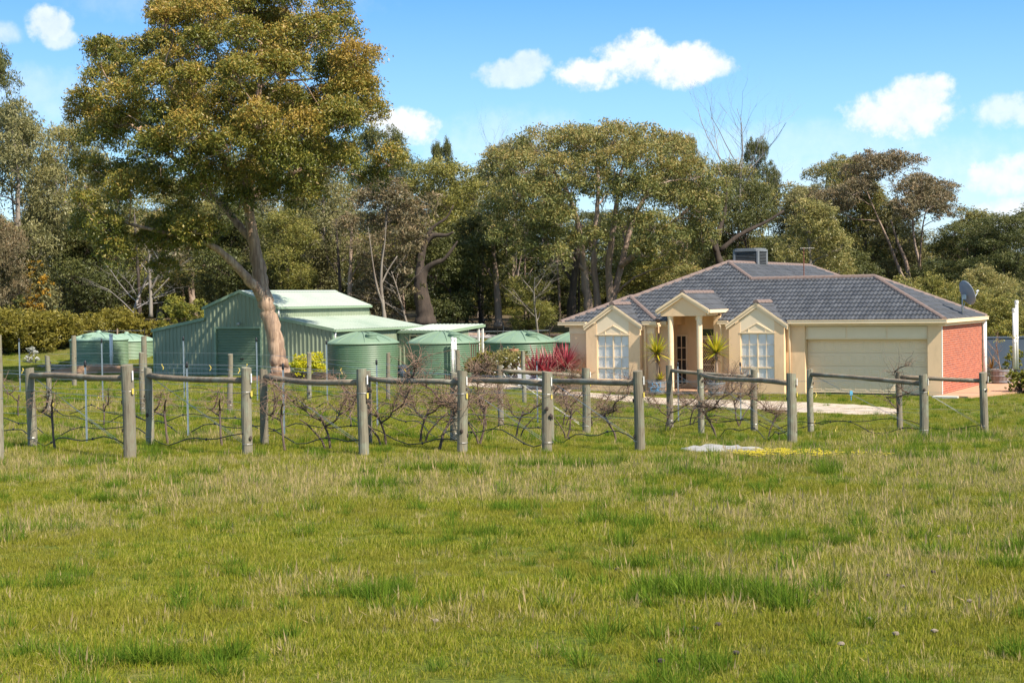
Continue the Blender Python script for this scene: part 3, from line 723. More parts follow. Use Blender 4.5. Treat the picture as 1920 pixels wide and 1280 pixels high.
rsheet('lean_to_roof', -.12, ze_+.01, SC-SHW, zt_+.03, -.06, SL+.05); rsheet('lean_to_roof', SW+.12, ze_+.01, SC+SHW, zt_+.03, -.06, SL+.05)
rsheet('main_roof', SC-SHW-.15, zm_-.01, SC, za_+.04, -.08, SL+.1); rsheet('main_roof', SC+SHW+.15, zm_-.01, SC, za_+.04, -.08, SL+.1)
MB().prism([(-SC-.2, za_+.0), (-SC, za_+.085), (-SC+.2, za_+.0), (-SC, za_+.06)], -.09, SL+.11).build('ridge_flashing', groof, shed)
def barge(t0, z0, t1, z1, nm='barge_capping'):
    q = [(-t0, z0+.06), (-t1, z1+.06), (-t1, z1-.1), (-t0, z0-.1)]
    if -t0 > -t1: q = q[::-1]
    MB().prism(q, -.1, -.0601).build(nm, gtrim, shed)
barge(-.14, ze_, SC-SHW, zt_+.02); barge(SW+.14, ze_, SC+SHW, zt_+.02); barge(SC-SHW-.17, zm_-.02, SC, za_+.05); barge(SC+SHW+.17, zm_-.02, SC, za_+.05)
for (t, zz) in ((0, ze_), (SW, ze_)): MB().box(-t-.05, -t+.05, -.047, .04, -.1, zz).build('corner_flashing', gtrim, shed)
for t in (SC-SHW, SC+SHW): MB().box(-t-.05, -t+.05, -.05, .03, zt_-.02, zm_).build('corner_flashing', gtrim, shed)
MB().box(.1, .22, -.05, SL+.05, ze_-.12, ze_+.0).build('gutter', gtrim, shed); MB().box(-SC+SHW+.1, -SC+SHW+.2, -.06, SL+.06, zm_-.13, zm_-.02).build('gutter', gtrim, shed)
MB().tube([(.13, .06, ze_-.1), (.08, .08, ze_-.3), (.08, .08, 0)], .05, 10).build('downpipe', whitepvc, shed, smooth=True)
MB().tube([(-SC+SHW+.09, .05, zm_-.1), (-SC+SHW+.09, .05, zt_)], .045, 8).build('downpipe', whitepvc, shed, smooth=True)
fl = MB().box(-SC-.02, -SC+.02, -.2, -.045, DH+.28, DH+.34).build('flood_light', steel, shed); MB().lathe([(.03,0),(.09,.05),(.1,.14),(0,.16)], 10, (-SC, -.2, DH+.16)).build('lamp_head', steel, fl)
MB().box(.02, .05, 2.9, 3.8, -.1, 2.05).build('side_door', pmat('dark_green_door', (.03,.045,.035), (.025,.035,.03), 2, .5), shed)
MB().box(.019, .07, 2.8, 3.9, 2.05, 2.14).build('door_lintel', gtrim, shed)
fl = MB().box(.02, .14, 2.35, 2.41, 2.16, 2.22).build('wall_light', steel, shed); MB().lathe([(.02,0),(.07,.03),(.08,.1),(0,.12)], 10, (.18, 2.38, 2.08)).build('lamp_head', steel, fl)
# annex
AX, AS = 3.3, 6.1
clad_x('annex_wall', -AX, -.02, AS, lambda t: 2.32+.03*(t+AX))
clad_y('annex_wall', -AX, AS, AS+2.1, 2.3)
mb = MB(); pr = ribs(-.2, AX+.12, .25, .02, .8)
for (a, d), (b, e) in zip(pr[:-1], pr[1:]):
    mb.add([(a, AS-.1, 2.36+d), (b, AS-.1, 2.33+e), (b, AS+3.7, 2.58+e), (a, AS+3.7, 2.62+d)], [(0,1,2,3)])
mb.add([(-.2, AS-.1, 2.33), (AX+.12, AS-.1, 2.3), (AX+.12, AS+3.7, 2.55), (-.2, AS+3.7, 2.59)], [(3,2,1,0)]); mb.build('annex_roof', groof, shed)
MB().box(-.1, AX+.14, AS-.18, AS-.101, 2.2, 2.34).build('annex_gutter', gtrim, shed)
MB().add([(AX+.121, AS-.18, 2.2), (AX+.121, AS+3.72, 2.45), (AX+.121, AS+3.72, 2.6), (AX+.121, AS-.18, 2.35), (AX+.16, AS-.18, 2.2), (AX+.16, AS+3.72, 2.45), (AX+.16, AS+3.72, 2.6), (AX+.16, AS-.18, 2.35)],
         [(0,1,2,3),(7,6,5,4),(0,4,5,1),(1,5,6,2),(2,6,7,3),(3,7,4,0)]).build('annex_fascia', gtrim, shed)
aw = MB().box(.85, 1.75, AS-.06, AS-.02, 1.4, 2.05).build('window', glassd, shed)
for b in ((.8,.86,1.35,2.1),(1.74,1.8,1.35,2.1),(.86,1.74,2.04,2.1),(.86,1.74,1.35,1.41),(1.27,1.33,1.41,2.04)): MB().box(b[0], b[1], AS-.09, AS-.03, b[2], b[3]).build('frame', creamtrim, aw)
for s0 in (AS+.6, AS+1.25):
    w_ = MB().box(AX+.02, AX+.05, s0, s0+.42, 1.45, 2.0).build('window', glassd, shed)
    for (y0, y1, z0, z1) in ((s0-.05,s0,1.4,2.05),(s0+.42,s0+.47,1.4,2.05),(s0,s0+.42,2,2.05),(s0,s0+.42,1.4,1.45),(s0+.19,s0+.23,1.45,2.0)): MB().box(AX+.03, AX+.08, y0, y1, z0, z1).build('frame', whitepvc, w_)
for s0 in (AS+3.1, AS+3.55): MB().box(AX-.02, AX+.08, s0, s0+.1, -.2, 2.5).build('verandah_post', whitepvc, shed)
# ------------------------------------------------------------------ water tanks
def tank_meshes(r, h, dome, mat_w, mat_l, ribs_n=17):
    mb = MB(); prof = [(r, -.4)]
    for i in range(ribs_n*6+1):
        z = h*i/(ribs_n*6); ph = (i % 6)/6; prof.append((r+.028*(.5-.5*math.cos(2*math.pi*ph)), z))
    mb.lathe(prof, 64, cap=False); wm = mb.mesh('tank_wall', True); wm.materials.append(mat_w)
    mb = MB(); prof = [(r+.02, h-.03), (r+.06, h-.02), (r+.06, h+.035)]
    for i in range(1, 11): q = 1-i/10; prof.append(((r+.06)*q, h+.035+dome*(1-q**1.7)))
    mb.lathe(prof, 64, cap=False); lm = mb.mesh('lid', True); lm.materials.append(mat_l)
    mb = MB()
    for k in range(14):
        a = 2*math.pi*k/14+.1; ca, sa = math.cos(a), math.sin(a); tv = (-sa, ca); rows = []
        for i in range(9):
            q = 1-i/9.5; rr = (r+.03)*q; z = h+.035+dome*(1-q**1.7); w = .02+.03*q; hgt = .05*min(1, (1-q)*8+.2)
            rows.append([(rr*ca-tv[0]*w, rr*sa-tv[1]*w, z-.01), (rr*ca-tv[0]*w*.6, rr*sa-tv[1]*w*.6, z+hgt), (rr*ca+tv[0]*w*.6, rr*sa+tv[1]*w*.6, z+hgt), (rr*ca+tv[0]*w, rr*sa+tv[1]*w, z-.01)])
        vs = [p for r_ in rows for p in r_]; mb.add(vs, [(i*4+j, i*4+j+1, i*4+j+5, i*4+j+4) for i in range(8) for j in range(3)]+[(0,1,2,3)])
    rm = mb.mesh('lid_rib'); rm.materials.append(mat_l)
    mb = MB(); mb.lathe([(.27,0),(.27,.14),(.29,.15),(.29,.2),(.25,.22),(0,.23)], 20); hm = mb.mesh('hatch', False); hm.materials.append(mat_l)
    return wm, lm, rm, hm
tg = pmat('tank_green', (.105, .18, .105), (.092, .16, .095), .8, .4, stretch=(1.6, 1.6, .2), dirt=(.13, .19, .12), dscale=1.4)
tl = pmat('tank_lid_green', (.18, .26, .175), (.16, .24, .16), 1.2, .5, dirt=(.16, .24, .17), dscale=1.1)
tgp = pmat('tank_pale_green', (.19, .28, .175), (.17, .255, .16), .8, .42, stretch=(1.6, 1.6, .2), dirt=(.21, .27, .18), dscale=1.4)
tlp = pmat('tank_lid_pale', (.25, .36, .27), (.22, .33, .245), 1.2, .5)
TM = tank_meshes(1.76, 1.75, .52, tg, tl); TP = tank_meshes(1.72, 1.95, .42, tgp, tlp, 22)
def tank(px, Y, M_, label, z=None, rot=0, hatch=-70, hr=1.0, group='rainwater tanks'):
    q = P(px, 700, Y); z0 = gz1(q.x, q.y)+.02 if z is None else z
    e = thing('water_tank', label, 'water tank', (q.x, q.y, z0), rot, group)
    link('tank_wall', M_[0], e); ld = link('lid', M_[1], e); tag(link('lid_rib', M_[2], ld), kind='stuff')
    a = math.radians(hatch)-rot; h = M_[0].name
    hz = (1.75 if M_ is TM else 1.95)+.035+(.52 if M_ is TM else .42)*(1-(hr/1.8)**1.7)-.07
    link('hatch', M_[3], ld, (hr*math.cos(a), hr*math.sin(a), hz))
    if M_ is TP: MB().lathe([(.16,-.05),(.16,.1),(.1,.16),(0,.18)], 14, (0, 0, 1.95+.42)).build('lid_cap', tlp, ld, smooth=True)
    return e
tank(681, 74, TM, 'dark green corrugated rainwater tank just right of the yellow shrub', rot=.3, hatch=-62, hr=1.1)
tank(832, 74, TM, 'dark green corrugated rainwater tank with two white pipes up its front', rot=.3, hatch=-58, hr=1.1)
tank(976, 74.5, TM, 'dark green rainwater tank half hidden behind flowers and a terracotta pot', rot=.3, hatch=-58, hr=1.1)
tank(1092, 77, TM, 'dark green rainwater tank mostly hidden behind the left end of the house', z=-.1, rot=.1, hatch=-40)
tank(187, 92, TP, 'pale green corrugated rainwater tank, leftmost and nearest to the hedge', z=P(187,697,92).z, rot=.2, hatch=-110, hr=1.2)
tank(239, 95, TP, 'pale green corrugated rainwater tank tucked behind another beside the shed wall', z=P(239,697,95).z, rot=.2, hatch=-110, hr=1.2)
def pipe(px, y0, y1, Y, r, label, mat=whitepvc, extra=None):
    a = P(px, y0, Y); b = P(px, y1, Y); b = Vector((a.x, a.y, b.z)); e = thing('pipe', label, 'pipe', b)
    MB().tube([(0,0,0), (0,0,a.z-b.z)], r, 12).build('pipe_shaft', mat, e, smooth=True)
    MB().lathe([(r*1.25,-.1),(r*1.25,.03),(r*.6,.05)], 12, (0,0,a.z-b.z)).build('pipe_cap', mat, e)
    MB().lathe([(r*1.2,0),(r*1.2,.1)], 12, (0,0,(a.z-b.z)*.45)).build('collar', mat, e)
pipe(848, 634, 708, 71.9, .06, 'left one of two white plastic pipes in front of the green tank')
pipe(853.5, 635, 708, 71.95, .055, 'right one of two white plastic pipes in front of the green tank')
pipe(208, 627, 702, 90.1, .1, 'white plastic downpipe standing against the pale green tank')
pipe(1906, 565, 692, 66, .07, 'tall leaning white plastic pole at the right edge behind the bush')
# lower, half-depth sleeve of the tall pole
pipe(1901.5, 580, 692, 65.8, .075, 'shorter white plastic pipe strapped beside the tall white pole')
# ------------------------------------------------------------------ trees
barkp = pmat('pale_gum_bark', (.48, .335, .23), (.25, .155, .1), 2.2, .9, 1., 10, stretch=(3.2, 3.2, .3), dirt=(.15, .105, .08), dscale=1.6, lo=.38, hi=.62)
barkd = pmat('dark_rough_bark', (.075, .055, .042), (.04, .03, .024), 2.5, .95, 1., 9, stretch=(2, 2, .4))
barkm = pmat('brown_gum_bark', (.36, .26, .195), (.2, .14, .105), 2, .9, .4, 12, stretch=(2, 2, .35), dirt=(.36, .3, .25), dscale=.7)
barkg = pmat('grey_dead_bark', (.33, .3, .28), (.22, .195, .18), 2, .9, .3, 12, stretch=(2, 2, .4))
barkw = pmat('white_gum_bark', (.27, .235, .195), (.17, .14, .115), 1.5, .85, .3, 10, stretch=(2, 2, .35), dirt=(.2, .15, .12), dscale=.8)
LF = {
 'hero': leafmat('hero_leaf', [(.035,.05,.01),(.09,.108,.017),(.17,.17,.027),(.265,.225,.04),(.37,.24,.048)], .22, .45, spec=.35),
 'olive': leafmat('olive_leaf', [(0.063,0.081,0.027),(0.116,0.134,0.041),(0.191,0.202,0.058),(0.269,0.236,0.067),(0.347,0.247,0.078)], .25, .5),
 'grey': leafmat('grey_leaf', [(0.082,0.084,0.033),(0.143,0.143,0.054),(0.220,0.202,0.078),(0.300,0.260,0.105)], .22, .5),
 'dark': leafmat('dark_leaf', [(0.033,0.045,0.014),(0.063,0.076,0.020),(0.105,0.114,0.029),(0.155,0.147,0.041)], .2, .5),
 'red': leafmat('reddish_leaf', [(0.077,0.074,0.036),(0.134,0.118,0.059),(0.205,0.160,0.082),(0.282,0.192,0.102)], .22, .5),
 'lime': leafmat('yellow_green_leaf', [(0.075,0.090,0.018),(0.150,0.165,0.027),(0.255,0.247,0.036),(0.360,0.300,0.045)], .3, .5),
 'wattle': leafmat('wattle_leaf', [(0.090,0.090,0.021),(0.195,0.150,0.030),(0.405,0.240,0.030),(0.570,0.315,0.030)], .3, .5),
 'weep': leafmat('weeping_leaf', [(0.105,0.106,0.036),(0.184,0.183,0.054),(0.300,0.269,0.084),(0.438,0.346,0.128)], .3, .4),
 'under': leafmat('understorey_leaf', [(0.069,0.077,0.019),(0.138,0.143,0.029),(0.230,0.221,0.045),(0.346,0.278,0.068)], .25, .5),
}
def limb_to(mb, nodes_, c, R, r0, r1, reach=.75):
    """grow a limb from the best-placed existing node to clump centre c"""
    c = np.array(c); best = None
    for (p, r) in nodes_:
        d = np.linalg.norm(c-p); up = c[2]-p[2]
        cost = d+max(0, .35*d-up)*1.3
        if best is None or cost < best[0]: best = (cost, p, r)
    p, r = best[1], best[2]
    rs = min(r*.7, r0); k = 6
    pts = bend(p, c, R, k, .07, .06); rad = [rs+(r1-rs)*i/(k-1) for i in range(k)]
    mb.tube(pts, rad, 6 if rs > .06 else 4, cap=False)
    for i in range(1, k): nodes_.append((pts[i], rad[i]))
def canopy(R, trunks, clumps, per, l, w, droop=.6, shell=.55, low=.35, twigs=7, r0=.16, trsides=9):
    """returns bark MB and leaf arrays. trunks: list of [(x,y,z,r),...]"""
    mb = MB(); nd = []
    for tr in trunks:
        n = len(tr); dense = []
        for i in range(n-1):
            for k in range(5):
                q = k/5; dense.append([tr[i][j]*(1-q)+tr[i+1][j]*q for j in range(4)])
        dense.append(list(tr[-1]))
        # soften the polyline
        D = np.array(dense)
        for _ in range(3): D[1:-1] = .25*D[:-2]+.5*D[1:-1]+.25*D[2:]
        D[:, :2] += R.normal(size=(len(D), 2))*.03*np.minimum(D[:, 3:4]*3, 1)
        mb.tube([tuple(q[:3]) for q in D], [q[3]*(1+.05*R.normal()) for q in D], trsides, cap=True)
        for q in D[2:]: nd.append((np.array(q[:3]), q[3]))
    order = sorted(range(len(clumps)), key=lambda i: min(np.linalg.norm(np.array(clumps[i][:3])-p) for p, _ in nd))
    for i in order:
        c = clumps[i]; limb_to(mb, nd, (c[0], c[1], c[2]-c[5]*.35), R, r0, .025)
        for _ in range(twigs):
            d = unit(R.normal(size=(1, 3)))[0]; d[2] = abs(d[2])*.8-.1
            e = np.array(c[:3])+d*np.array(c[3:6])*R.uniform(.5, .95)
            mb.tube(bend((c[0], c[1], c[2]-c[5]*.35), e, R, 4, .1), [.022, .017, .012, .006], 3, cap=False)
    return mb, leaf_cloud(R, clumps, per, l, w, droop, shell, low)
def tree_obj(name, label, loc, bark_me, leaf_me, bark, leaf, rz=0, sc=(1, 1, 1), group=None, cat='tree'):
    e = thing(name, label, cat, loc, rz, group); e.scale = sc
    for nm, me, mt in (('trunk', bark_me, bark), ('crown', leaf_me, leaf)):
        if me is None: continue
        if not me.materials: me.materials.append(mt)
        o = link(nm, me, e); o.material_slots[0].link = 'OBJECT'; o.material_slots[0].material = mt
    return e
def pxl(base, px, py, Y, off=0): q = P(px, py, Y+off); return (q.x-base.x, q.y-base.y, q.z-base.z)
# ---- the big gum in front of the shed
def hero():
    R = np.random.default_rng(11); Y = 75.; b0 = P(526, 700, Y); base = Vector((b0.x, b0.y, b0.z)); k = FPX/Y
    def T(lst, dy=0): return [pxl(base, x, y, Y, d)+(w/2/k*.7,) for (x, y, w, d) in lst]
    trunks = [T([(527,706,66,0),(526,692,50,0),(521,662,43,0),(513,620,42,0),(502,578,42,0),(492,545,42,.1),(485,505,36,.2),(476,455,31,.3),(468,405,27,.3),(463,350,23,.2),(468,290,20,0),(480,220,17,0),(488,150,13,.2),(490,80,9,.3)]),
              T([(500,572,28,0),(482,542,27,-.4),(458,515,24,-.9),(430,485,21,-1.4),(402,462,17,-1.8),(360,446,14,-2.2),(310,436,11,-2.4),(260,425,8,-2.5),(215,412,6,-2.4)]),
              T([(476,455,22,.2),(450,425,20,.8),(425,395,17,1.2),(385,350,15,1.5),(330,300,12,1.6),(270,250,10,1.5),(215,215,7,1.2)]),
              T([(466,395,20,.2),(440,330,18,-1),(400,270,15,-2),(350,210,12,-2.6),(310,150,9,-2.8)]),
              T([(465,350,17,0),(500,300,15,-.8),(545,250,13,-1.6),(600,215,10,-2),(640,180,7,-2)]),
              T([(468,380,15,.3),(500,345,14,1.5),(560,320,12,2.2),(620,290,10,2.4),(670,275,7,2.4)]),
              T([(478,230,13,0),(440,160,11,1.8),(400,90,8,2.2)]), T([(480,220,13,.2),(530,150,11,2),(570,90,8,2.6)])]
    cl = []
    rows = [(-35,[380,450,520,570]),(18,[322,378,440,505,570,620]),(72,[258,318,380,450,520,588,642]),(132,[188,240,300,368,440,512,580,638,668]),(195,[152,212,278,348,420,492,556,618,660]),
            (255,[146,205,270,338,410,480,550,618,686]),(312,[150,215,285,360,430,505,566,636,694]),(366,[150,195,250,322,396,470,536,600,680]),(412,[165,205,262,330,390,300]),(450,[190,232,270,300,340,380]),(470,[215,262,312,362,402]),(345,[410,460,505,545]),(385,[425,480])]
    for (y, xs) in rows:
        for x in xs:
            nx = (x-420)/300; ny = (y-215)/270; dd = max(0, 1-nx*nx-ny*ny)
            dep = 6.2*math.sqrt(dd)
            edge = dd < .22
            offs = [R.normal()*.9] if edge else [-dep*R.uniform(.75, 1), dep*R.uniform(.55, .95)]
            if dd > .3 and R.random() < .6: offs.append(R.normal()*1.5)
            if y > 350: offs = [R.normal()*1.2-2.2] if x < 400 else [R.normal()*1.5+1.5]
            if y in (345, 385): offs = [-3.2+R.normal()*.6]
            for q in offs:
                if R.random() < .06: continue
                xx, yy = x+R.normal()*18, y+R.normal()*22; r = R.uniform(30, 45)/k
                if y > 350: r *= .8
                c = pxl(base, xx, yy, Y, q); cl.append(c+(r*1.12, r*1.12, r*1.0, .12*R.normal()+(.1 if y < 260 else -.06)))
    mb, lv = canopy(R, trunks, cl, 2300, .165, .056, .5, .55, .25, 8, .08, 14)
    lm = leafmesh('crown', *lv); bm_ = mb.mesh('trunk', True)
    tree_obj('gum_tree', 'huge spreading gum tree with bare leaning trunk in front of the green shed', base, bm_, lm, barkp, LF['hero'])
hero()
# ---- the wide domed gum behind the house
def wide_gum():
    R = np.random.default_rng(5); Y = 104.; b0 = P(1135, 596, Y); base = onground(b0.x, b0.y); k = FPX/Y
    def T(lst): return [pxl(base, x, y, Y, d)+(w/2/k*.72,) for (x, y, w, d) in lst]
    trunks = [T([(1106,606,28,0),(1102,560,22,0),(1095,510,19,0),(1090,460,16,-.5),(1080,400,13,-1),(1060,350,10,-2),(1030,310,7,-2.5)]),
              T([(1122,606,24,.6),(1119,550,18,.6),(1113,500,16,.7),(1115,440,14,1),(1122,370,11,1),(1120,310,8,1)]),
              T([(1146,606,26,0),(1144,560,21,0),(1140,500,18,-.2),(1148,440,15,-.4),(1155,390,12,-.4),(1165,320,9,0)]),
              T([(1146,600,22,.2),(1152,545,19,.4),(1165,500,17,.6),(1176,450,14,.8),(1190,400,11,1.2),(1230,340,8,1.5)]),
              T([(1162,500,14,.2),(1195,475,13,-.5),(1235,440,10,-1),(1280,400,8,-1.2),(1320,370,6,-1.2)]),
              T([(1098,510,10,0),(1070,480,9,-1.4),(1040,468,7,-2.2),(1000,462,5,-2.4)])]
    cl = []
    cs = [(1010,252,42),(1068,258,40),(1105,252,40),(1165,248,44),(1225,245,44),(1262,272,40),(960,290,40),(1000,300,42),(1048,290,42),(1100,295,42),(1150,290,44),(1205,288,44),(1250,310,42),(1300,312,40),(1335,345,38),
          (930,330,36),(968,345,42),(1015,345,44),(1065,340,40),(1120,340,42),(1175,340,44),(1225,350,44),(1275,360,44),(1318,385,40),(1345,400,30),(925,380,36),(960,395,40),(1010,390,40),(1060,385,40),(1170,395,40),(1215,410,42),(1265,420,42),(1305,440,36),(1340,440,30),
          (1020,425,36),(1062,440,40),(1108,430,38),(1035,465,30),(1230,460,36),(1270,470,34),(1195,450,30),(945,430,36),(975,455,34)]
    for (x, y, r) in cs:
        nx = (x-1135)/235; ny = (y-370)/150; dd = max(0, 1-nx*nx-ny*ny); dep = 7*math.sqrt(dd)
        offs = [-dep*R.uniform(.7, 1)]
        if dd > .25 and y < 420: offs.append(dep*R.uniform(.4, .9))
        if 415 < y < 470 and x < 1120: offs = [-4+R.normal()]
        for q in offs:
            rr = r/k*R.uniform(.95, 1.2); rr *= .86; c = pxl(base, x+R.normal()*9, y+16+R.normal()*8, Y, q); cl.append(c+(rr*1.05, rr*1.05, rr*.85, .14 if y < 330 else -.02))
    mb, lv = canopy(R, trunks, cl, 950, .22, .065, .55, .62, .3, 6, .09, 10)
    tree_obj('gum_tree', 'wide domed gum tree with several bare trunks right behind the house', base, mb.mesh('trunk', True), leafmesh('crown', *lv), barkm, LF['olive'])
wide_gum()
# ---- generic forest trees
def proto(seed, H, kind):
    R = np.random.default_rng(seed); cl = []; tr = []
    lean = R.normal(size=2)*.06*H
    def trunk(h, r, fx=0, fy=0, bx=0, by=0, n=6):
        return [(bx+(fx-bx)*(i/(n-1))**1.3+R.normal()*.15*(i > 0), by+(fy-by)*(i/(n-1))**1.3+R.normal()*.15*(i > 0), -.4+h*i/(n-1)*1.03, r*(1-.78*i/(n-1))*(1.25 if i == 0 else 1)) for i in range(n)]
    if kind == 'dome':
        tr = [trunk(H*.72, .3, *(lean)), trunk(H*.66, .22, lean[0]+1.5, lean[1]-.8, .3, .2), trunk(H*.6, .2, lean[0]-1.8, lean[1]+.6, -.2, 0)]
        for _ in range(42):
            a = R.uniform(0, 2*math.pi); e = R.uniform(-.6, 1); rad = H*.36*math.sqrt(max(.05, 1-e*e))*R.uniform(.55, 1)
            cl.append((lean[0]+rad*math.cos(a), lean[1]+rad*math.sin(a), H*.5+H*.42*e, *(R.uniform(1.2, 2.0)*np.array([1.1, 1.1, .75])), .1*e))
    elif kind == 'tall':
        tr = [trunk(H*.92, .28, *lean), trunk(H*.7, .16, lean[0]+1.2, lean[1], .3, 0)]
        for i in range(36):
            e = (i+.5)/36; rad = H*(.06+.15*math.sin(math.pi*min(1, (1-e)*1.15)))*R.uniform(.4, 1.05); a = R.uniform(0, 2*math.pi)
            q = R.uniform(.95, 1.7); cl.append((lean[0]*e+rad*math.cos(a), lean[1]*e+rad*math.sin(a), H*(.1+.87*e), q, q, q*1.25, .1*(e-.5)))
    elif kind == 'umbrella':
        tr = [trunk(H*.6, .28, *lean), trunk(H*.78, .2, lean[0]-2, lean[1], 0, 0), trunk(H*.8, .2, lean[0]+1.9, lean[1]+.8, 0, 0), trunk(H*.72, .15, lean[0]+3.4, lean[1]-.8, 0, 0)]
        for _ in range(40):
            a = R.uniform(0, 2*math.pi); e = R.uniform(.0, 1); rad = H*.36*math.sqrt(1-e*e*.92)*R.uniform(.7, 1.05)
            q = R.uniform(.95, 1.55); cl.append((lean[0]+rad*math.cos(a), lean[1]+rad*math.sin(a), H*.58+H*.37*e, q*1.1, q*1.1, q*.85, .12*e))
    elif kind == 'bush':
        tr = [trunk(H*.7, .2, *lean), trunk(H*.6, .14, 1, .4, .2, .1)]
        for _ in range(34):
            a = R.uniform(0, 2*math.pi); e = R.uniform(-.9, 1); rad = H*.34*math.sqrt(max(.08, 1-e*e))*R.uniform(.5, 1)
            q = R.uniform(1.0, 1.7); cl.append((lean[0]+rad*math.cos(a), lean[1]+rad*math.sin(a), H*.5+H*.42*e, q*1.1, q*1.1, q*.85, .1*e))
    per = {'dome': 400, 'tall': 440, 'umbrella': 480, 'bush': 400}[kind]
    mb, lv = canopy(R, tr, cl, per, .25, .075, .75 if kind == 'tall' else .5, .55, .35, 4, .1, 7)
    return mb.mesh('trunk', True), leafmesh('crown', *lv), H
PR = {'dome1': proto(21, 14, 'dome'), 'dome2': proto(22, 14, 'dome'), 'tall1': proto(23, 15, 'tall'), 'tall2': proto(24, 15, 'tall'), 'tall3': proto(29, 15, 'tall'),
      'umb1': proto(25, 15, 'umbrella'), 'umb2': proto(26, 15, 'umbrella'), 'bush1': proto(27, 9, 'bush'), 'bush2': proto(28, 9, 'bush')}
def ftree(px, top, Y, kind, leaf, bark, label, wpx=None, rz=None, group='trees of the wood behind the buildings', name='gum_tree', sink=0, seed=0):
    q = P(px, 600, Y); b = onground(q.x, q.y); zt = P(px, top, Y).z; H = PR[kind][2]; s = (zt-b.z+sink)/(H*1.0)
    R = random.Random(int(px*7+top)); sx = s
    if wpx:
        co = np.empty(len(PR[kind][1].vertices)*3); PR[kind][1].vertices.foreach_get('co', co); xx = co.reshape(-1, 3)[:, 0]
        sx = (wpx*Y/FPX)/(np.percentile(xx, 98.5)-np.percentile(xx, 1.5))
    return tree_obj(name, label, (b.x, b.y, b.z-sink), PR[kind][0], PR[kind][1], bark, LF[leaf], R.uniform(0, 6.28) if rz is None else rz, (sx, sx, s), group)
FT = [
 (48,205,104,'tall1','grey',barkw,'tall grey-green gum at the left edge, its pointed top against the sky',150),
 (112,228,110,'dome2','weep',barkm,'rounded green gum just left of the huge gum, second in from the edge',150),
 (-30,80,112,'umb1','dark',barkm,'dark sparse gum reaching in high at the left edge of the sky',190),
 (6,395,100,'bush1','red',barkd,'low reddish-brown bushy tree at the left edge above the hedge',110),
 (150,405,108,'bush2','dark',barkd,'very dark bushy tree in the shade left of the bare grey tree',150),
 (205,330,122,'dome1','dark',barkd,'dark gum in the wood behind the bare grey tree',190),
 (300,400,116,'tall2','olive',barkw,'slender olive gum behind the pale trunk beside the bare tree',130),
 (360,330,126,'dome2','olive',barkm,'olive gum hidden behind the left limb of the huge gum',200),
 (425,380,112,'bush2','dark',barkd,'dark shrubby tree behind the shed gable',150),
 (470,300,130,'tall3','grey',barkw,'grey gum in the wood straight behind the huge trunk',140),
 (545,400,108,'tall1','under',barkd,'short green gum behind the shed ridge, left of the grey one',95),
 (592,295,112,'tall2','grey',barkw,'grey-green slender gum standing behind the middle of the shed roof',120),
 (640,330,124,'dome1','olive',barkm,'olive gum behind the gap between the grey and reddish gums',170),
 (718,345,104,'tall3','red',barkw,'reddish-leaved gum with pale forked trunk behind the shed end',150),
 (758,238,130,'umb2','dark',barkm,'tall dark gum whose top shows beside the huge gum',120),
 (832,262,134,'umb1','dark',barkm,'slim dark gum top standing alone against the sky',60),
 (805,300,116,'dome2','under',barkd,'broad green gum behind the twisted old trunk',200),
 (868,330,122,'dome1','olive',barkm,'olive gum between the twisted trunk and the wide domed gum',170),
 (905,400,105,'bush1','dark',barkd,'dark drooping bushy tree left of the wide domed gum',140),
 (850,440,103,'bush2','dark',barkd,'low dark bushy tree behind the end of the shed annex',110),
 (960,270,128,'umb2','grey',barkm,'grey gum showing behind the left shoulder of the wide domed gum',140),
 (990,520,100,'bush2','under',barkd,'low shaded bush below the wide domed gum, left of its trunks',90),
 (1045,495,110,'bush1','dark',barkd,'dark low tree behind the bare trunks of the domed gum',130),
 (1230,470,112,'bush1','under',barkd,'green bushy tree right behind the left roof hip',150),
 (1300,500,100,'bush2','olive',barkd,'low olive bush peeping over the roof beside the cooler',120),
 (1285,250,126,'umb1','olive',barkm,'slim gum top between the domed gum and the dead branches',80),
 (1345,300,116,'dome2','olive',barkm,'olive gum with dark red trunk under the dead bare branches',150),
 (1415,330,112,'dome1','dark',barkd,'dark gum behind the roof cooler',150),
 (1447,262,124,'umb2','dark',barkm,'slender gum with a small round tuft top above the cooler',70),
 (1490,350,122,'tall1','olive',barkm,'olive gum rising left of the pale weeping tree',120),
 (1575,296,118,'umb1','olive',barkm,'flat-topped gum behind the antenna, left of the airy one',175),
 (1540,380,98,'tall2','weep',barkw,'pale grey-green weeping tree just behind the antenna',130),
 (1640,400,124,'dome2','dark',barkd,'dark gum filling between the flat-topped and the airy gum',170),
 (1722,288,112,'umb2','red',barkm,'airy olive-brown gum with tall bare trunk near the right',215),
 (1690,440,120,'dome1','olive',barkd,'olive gum low behind the airy gum trunk',140),
 (1800,408,106,'dome1','dark',barkd,'dark dense gum right of the airy gum',170),
 (1880,400,104,'dome2','dark',barkd,'dark dense gum at the right edge of the wood',170),
 (1505,340,116,'dome1','grey',barkm,'grey-olive gum filling between the tuft-topped gum and the flat-topped one',150),
 (1625,345,116,'tall3','olive',barkm,'upright olive gum just right of the flat-topped gum',120),
 (1680,385,114,'tall1','grey',barkw,'slender grey gum tight against the airy gum',100),
 (1840,395,112,'tall2','olive',barkm,'olive gum between the two dark gums at the right',120),
 (1590,470,104,'bush1','dark',barkd,'dark low bush behind the main roof end',130),
 (1950,390,108,'tall3','dark',barkd,'dark gum partly cut by the right edge',150),
]
for (px, top, Y, kind, lf, bk, lab, w) in FT: ftree(px, top, Y, kind, lf, bk, lab, w)
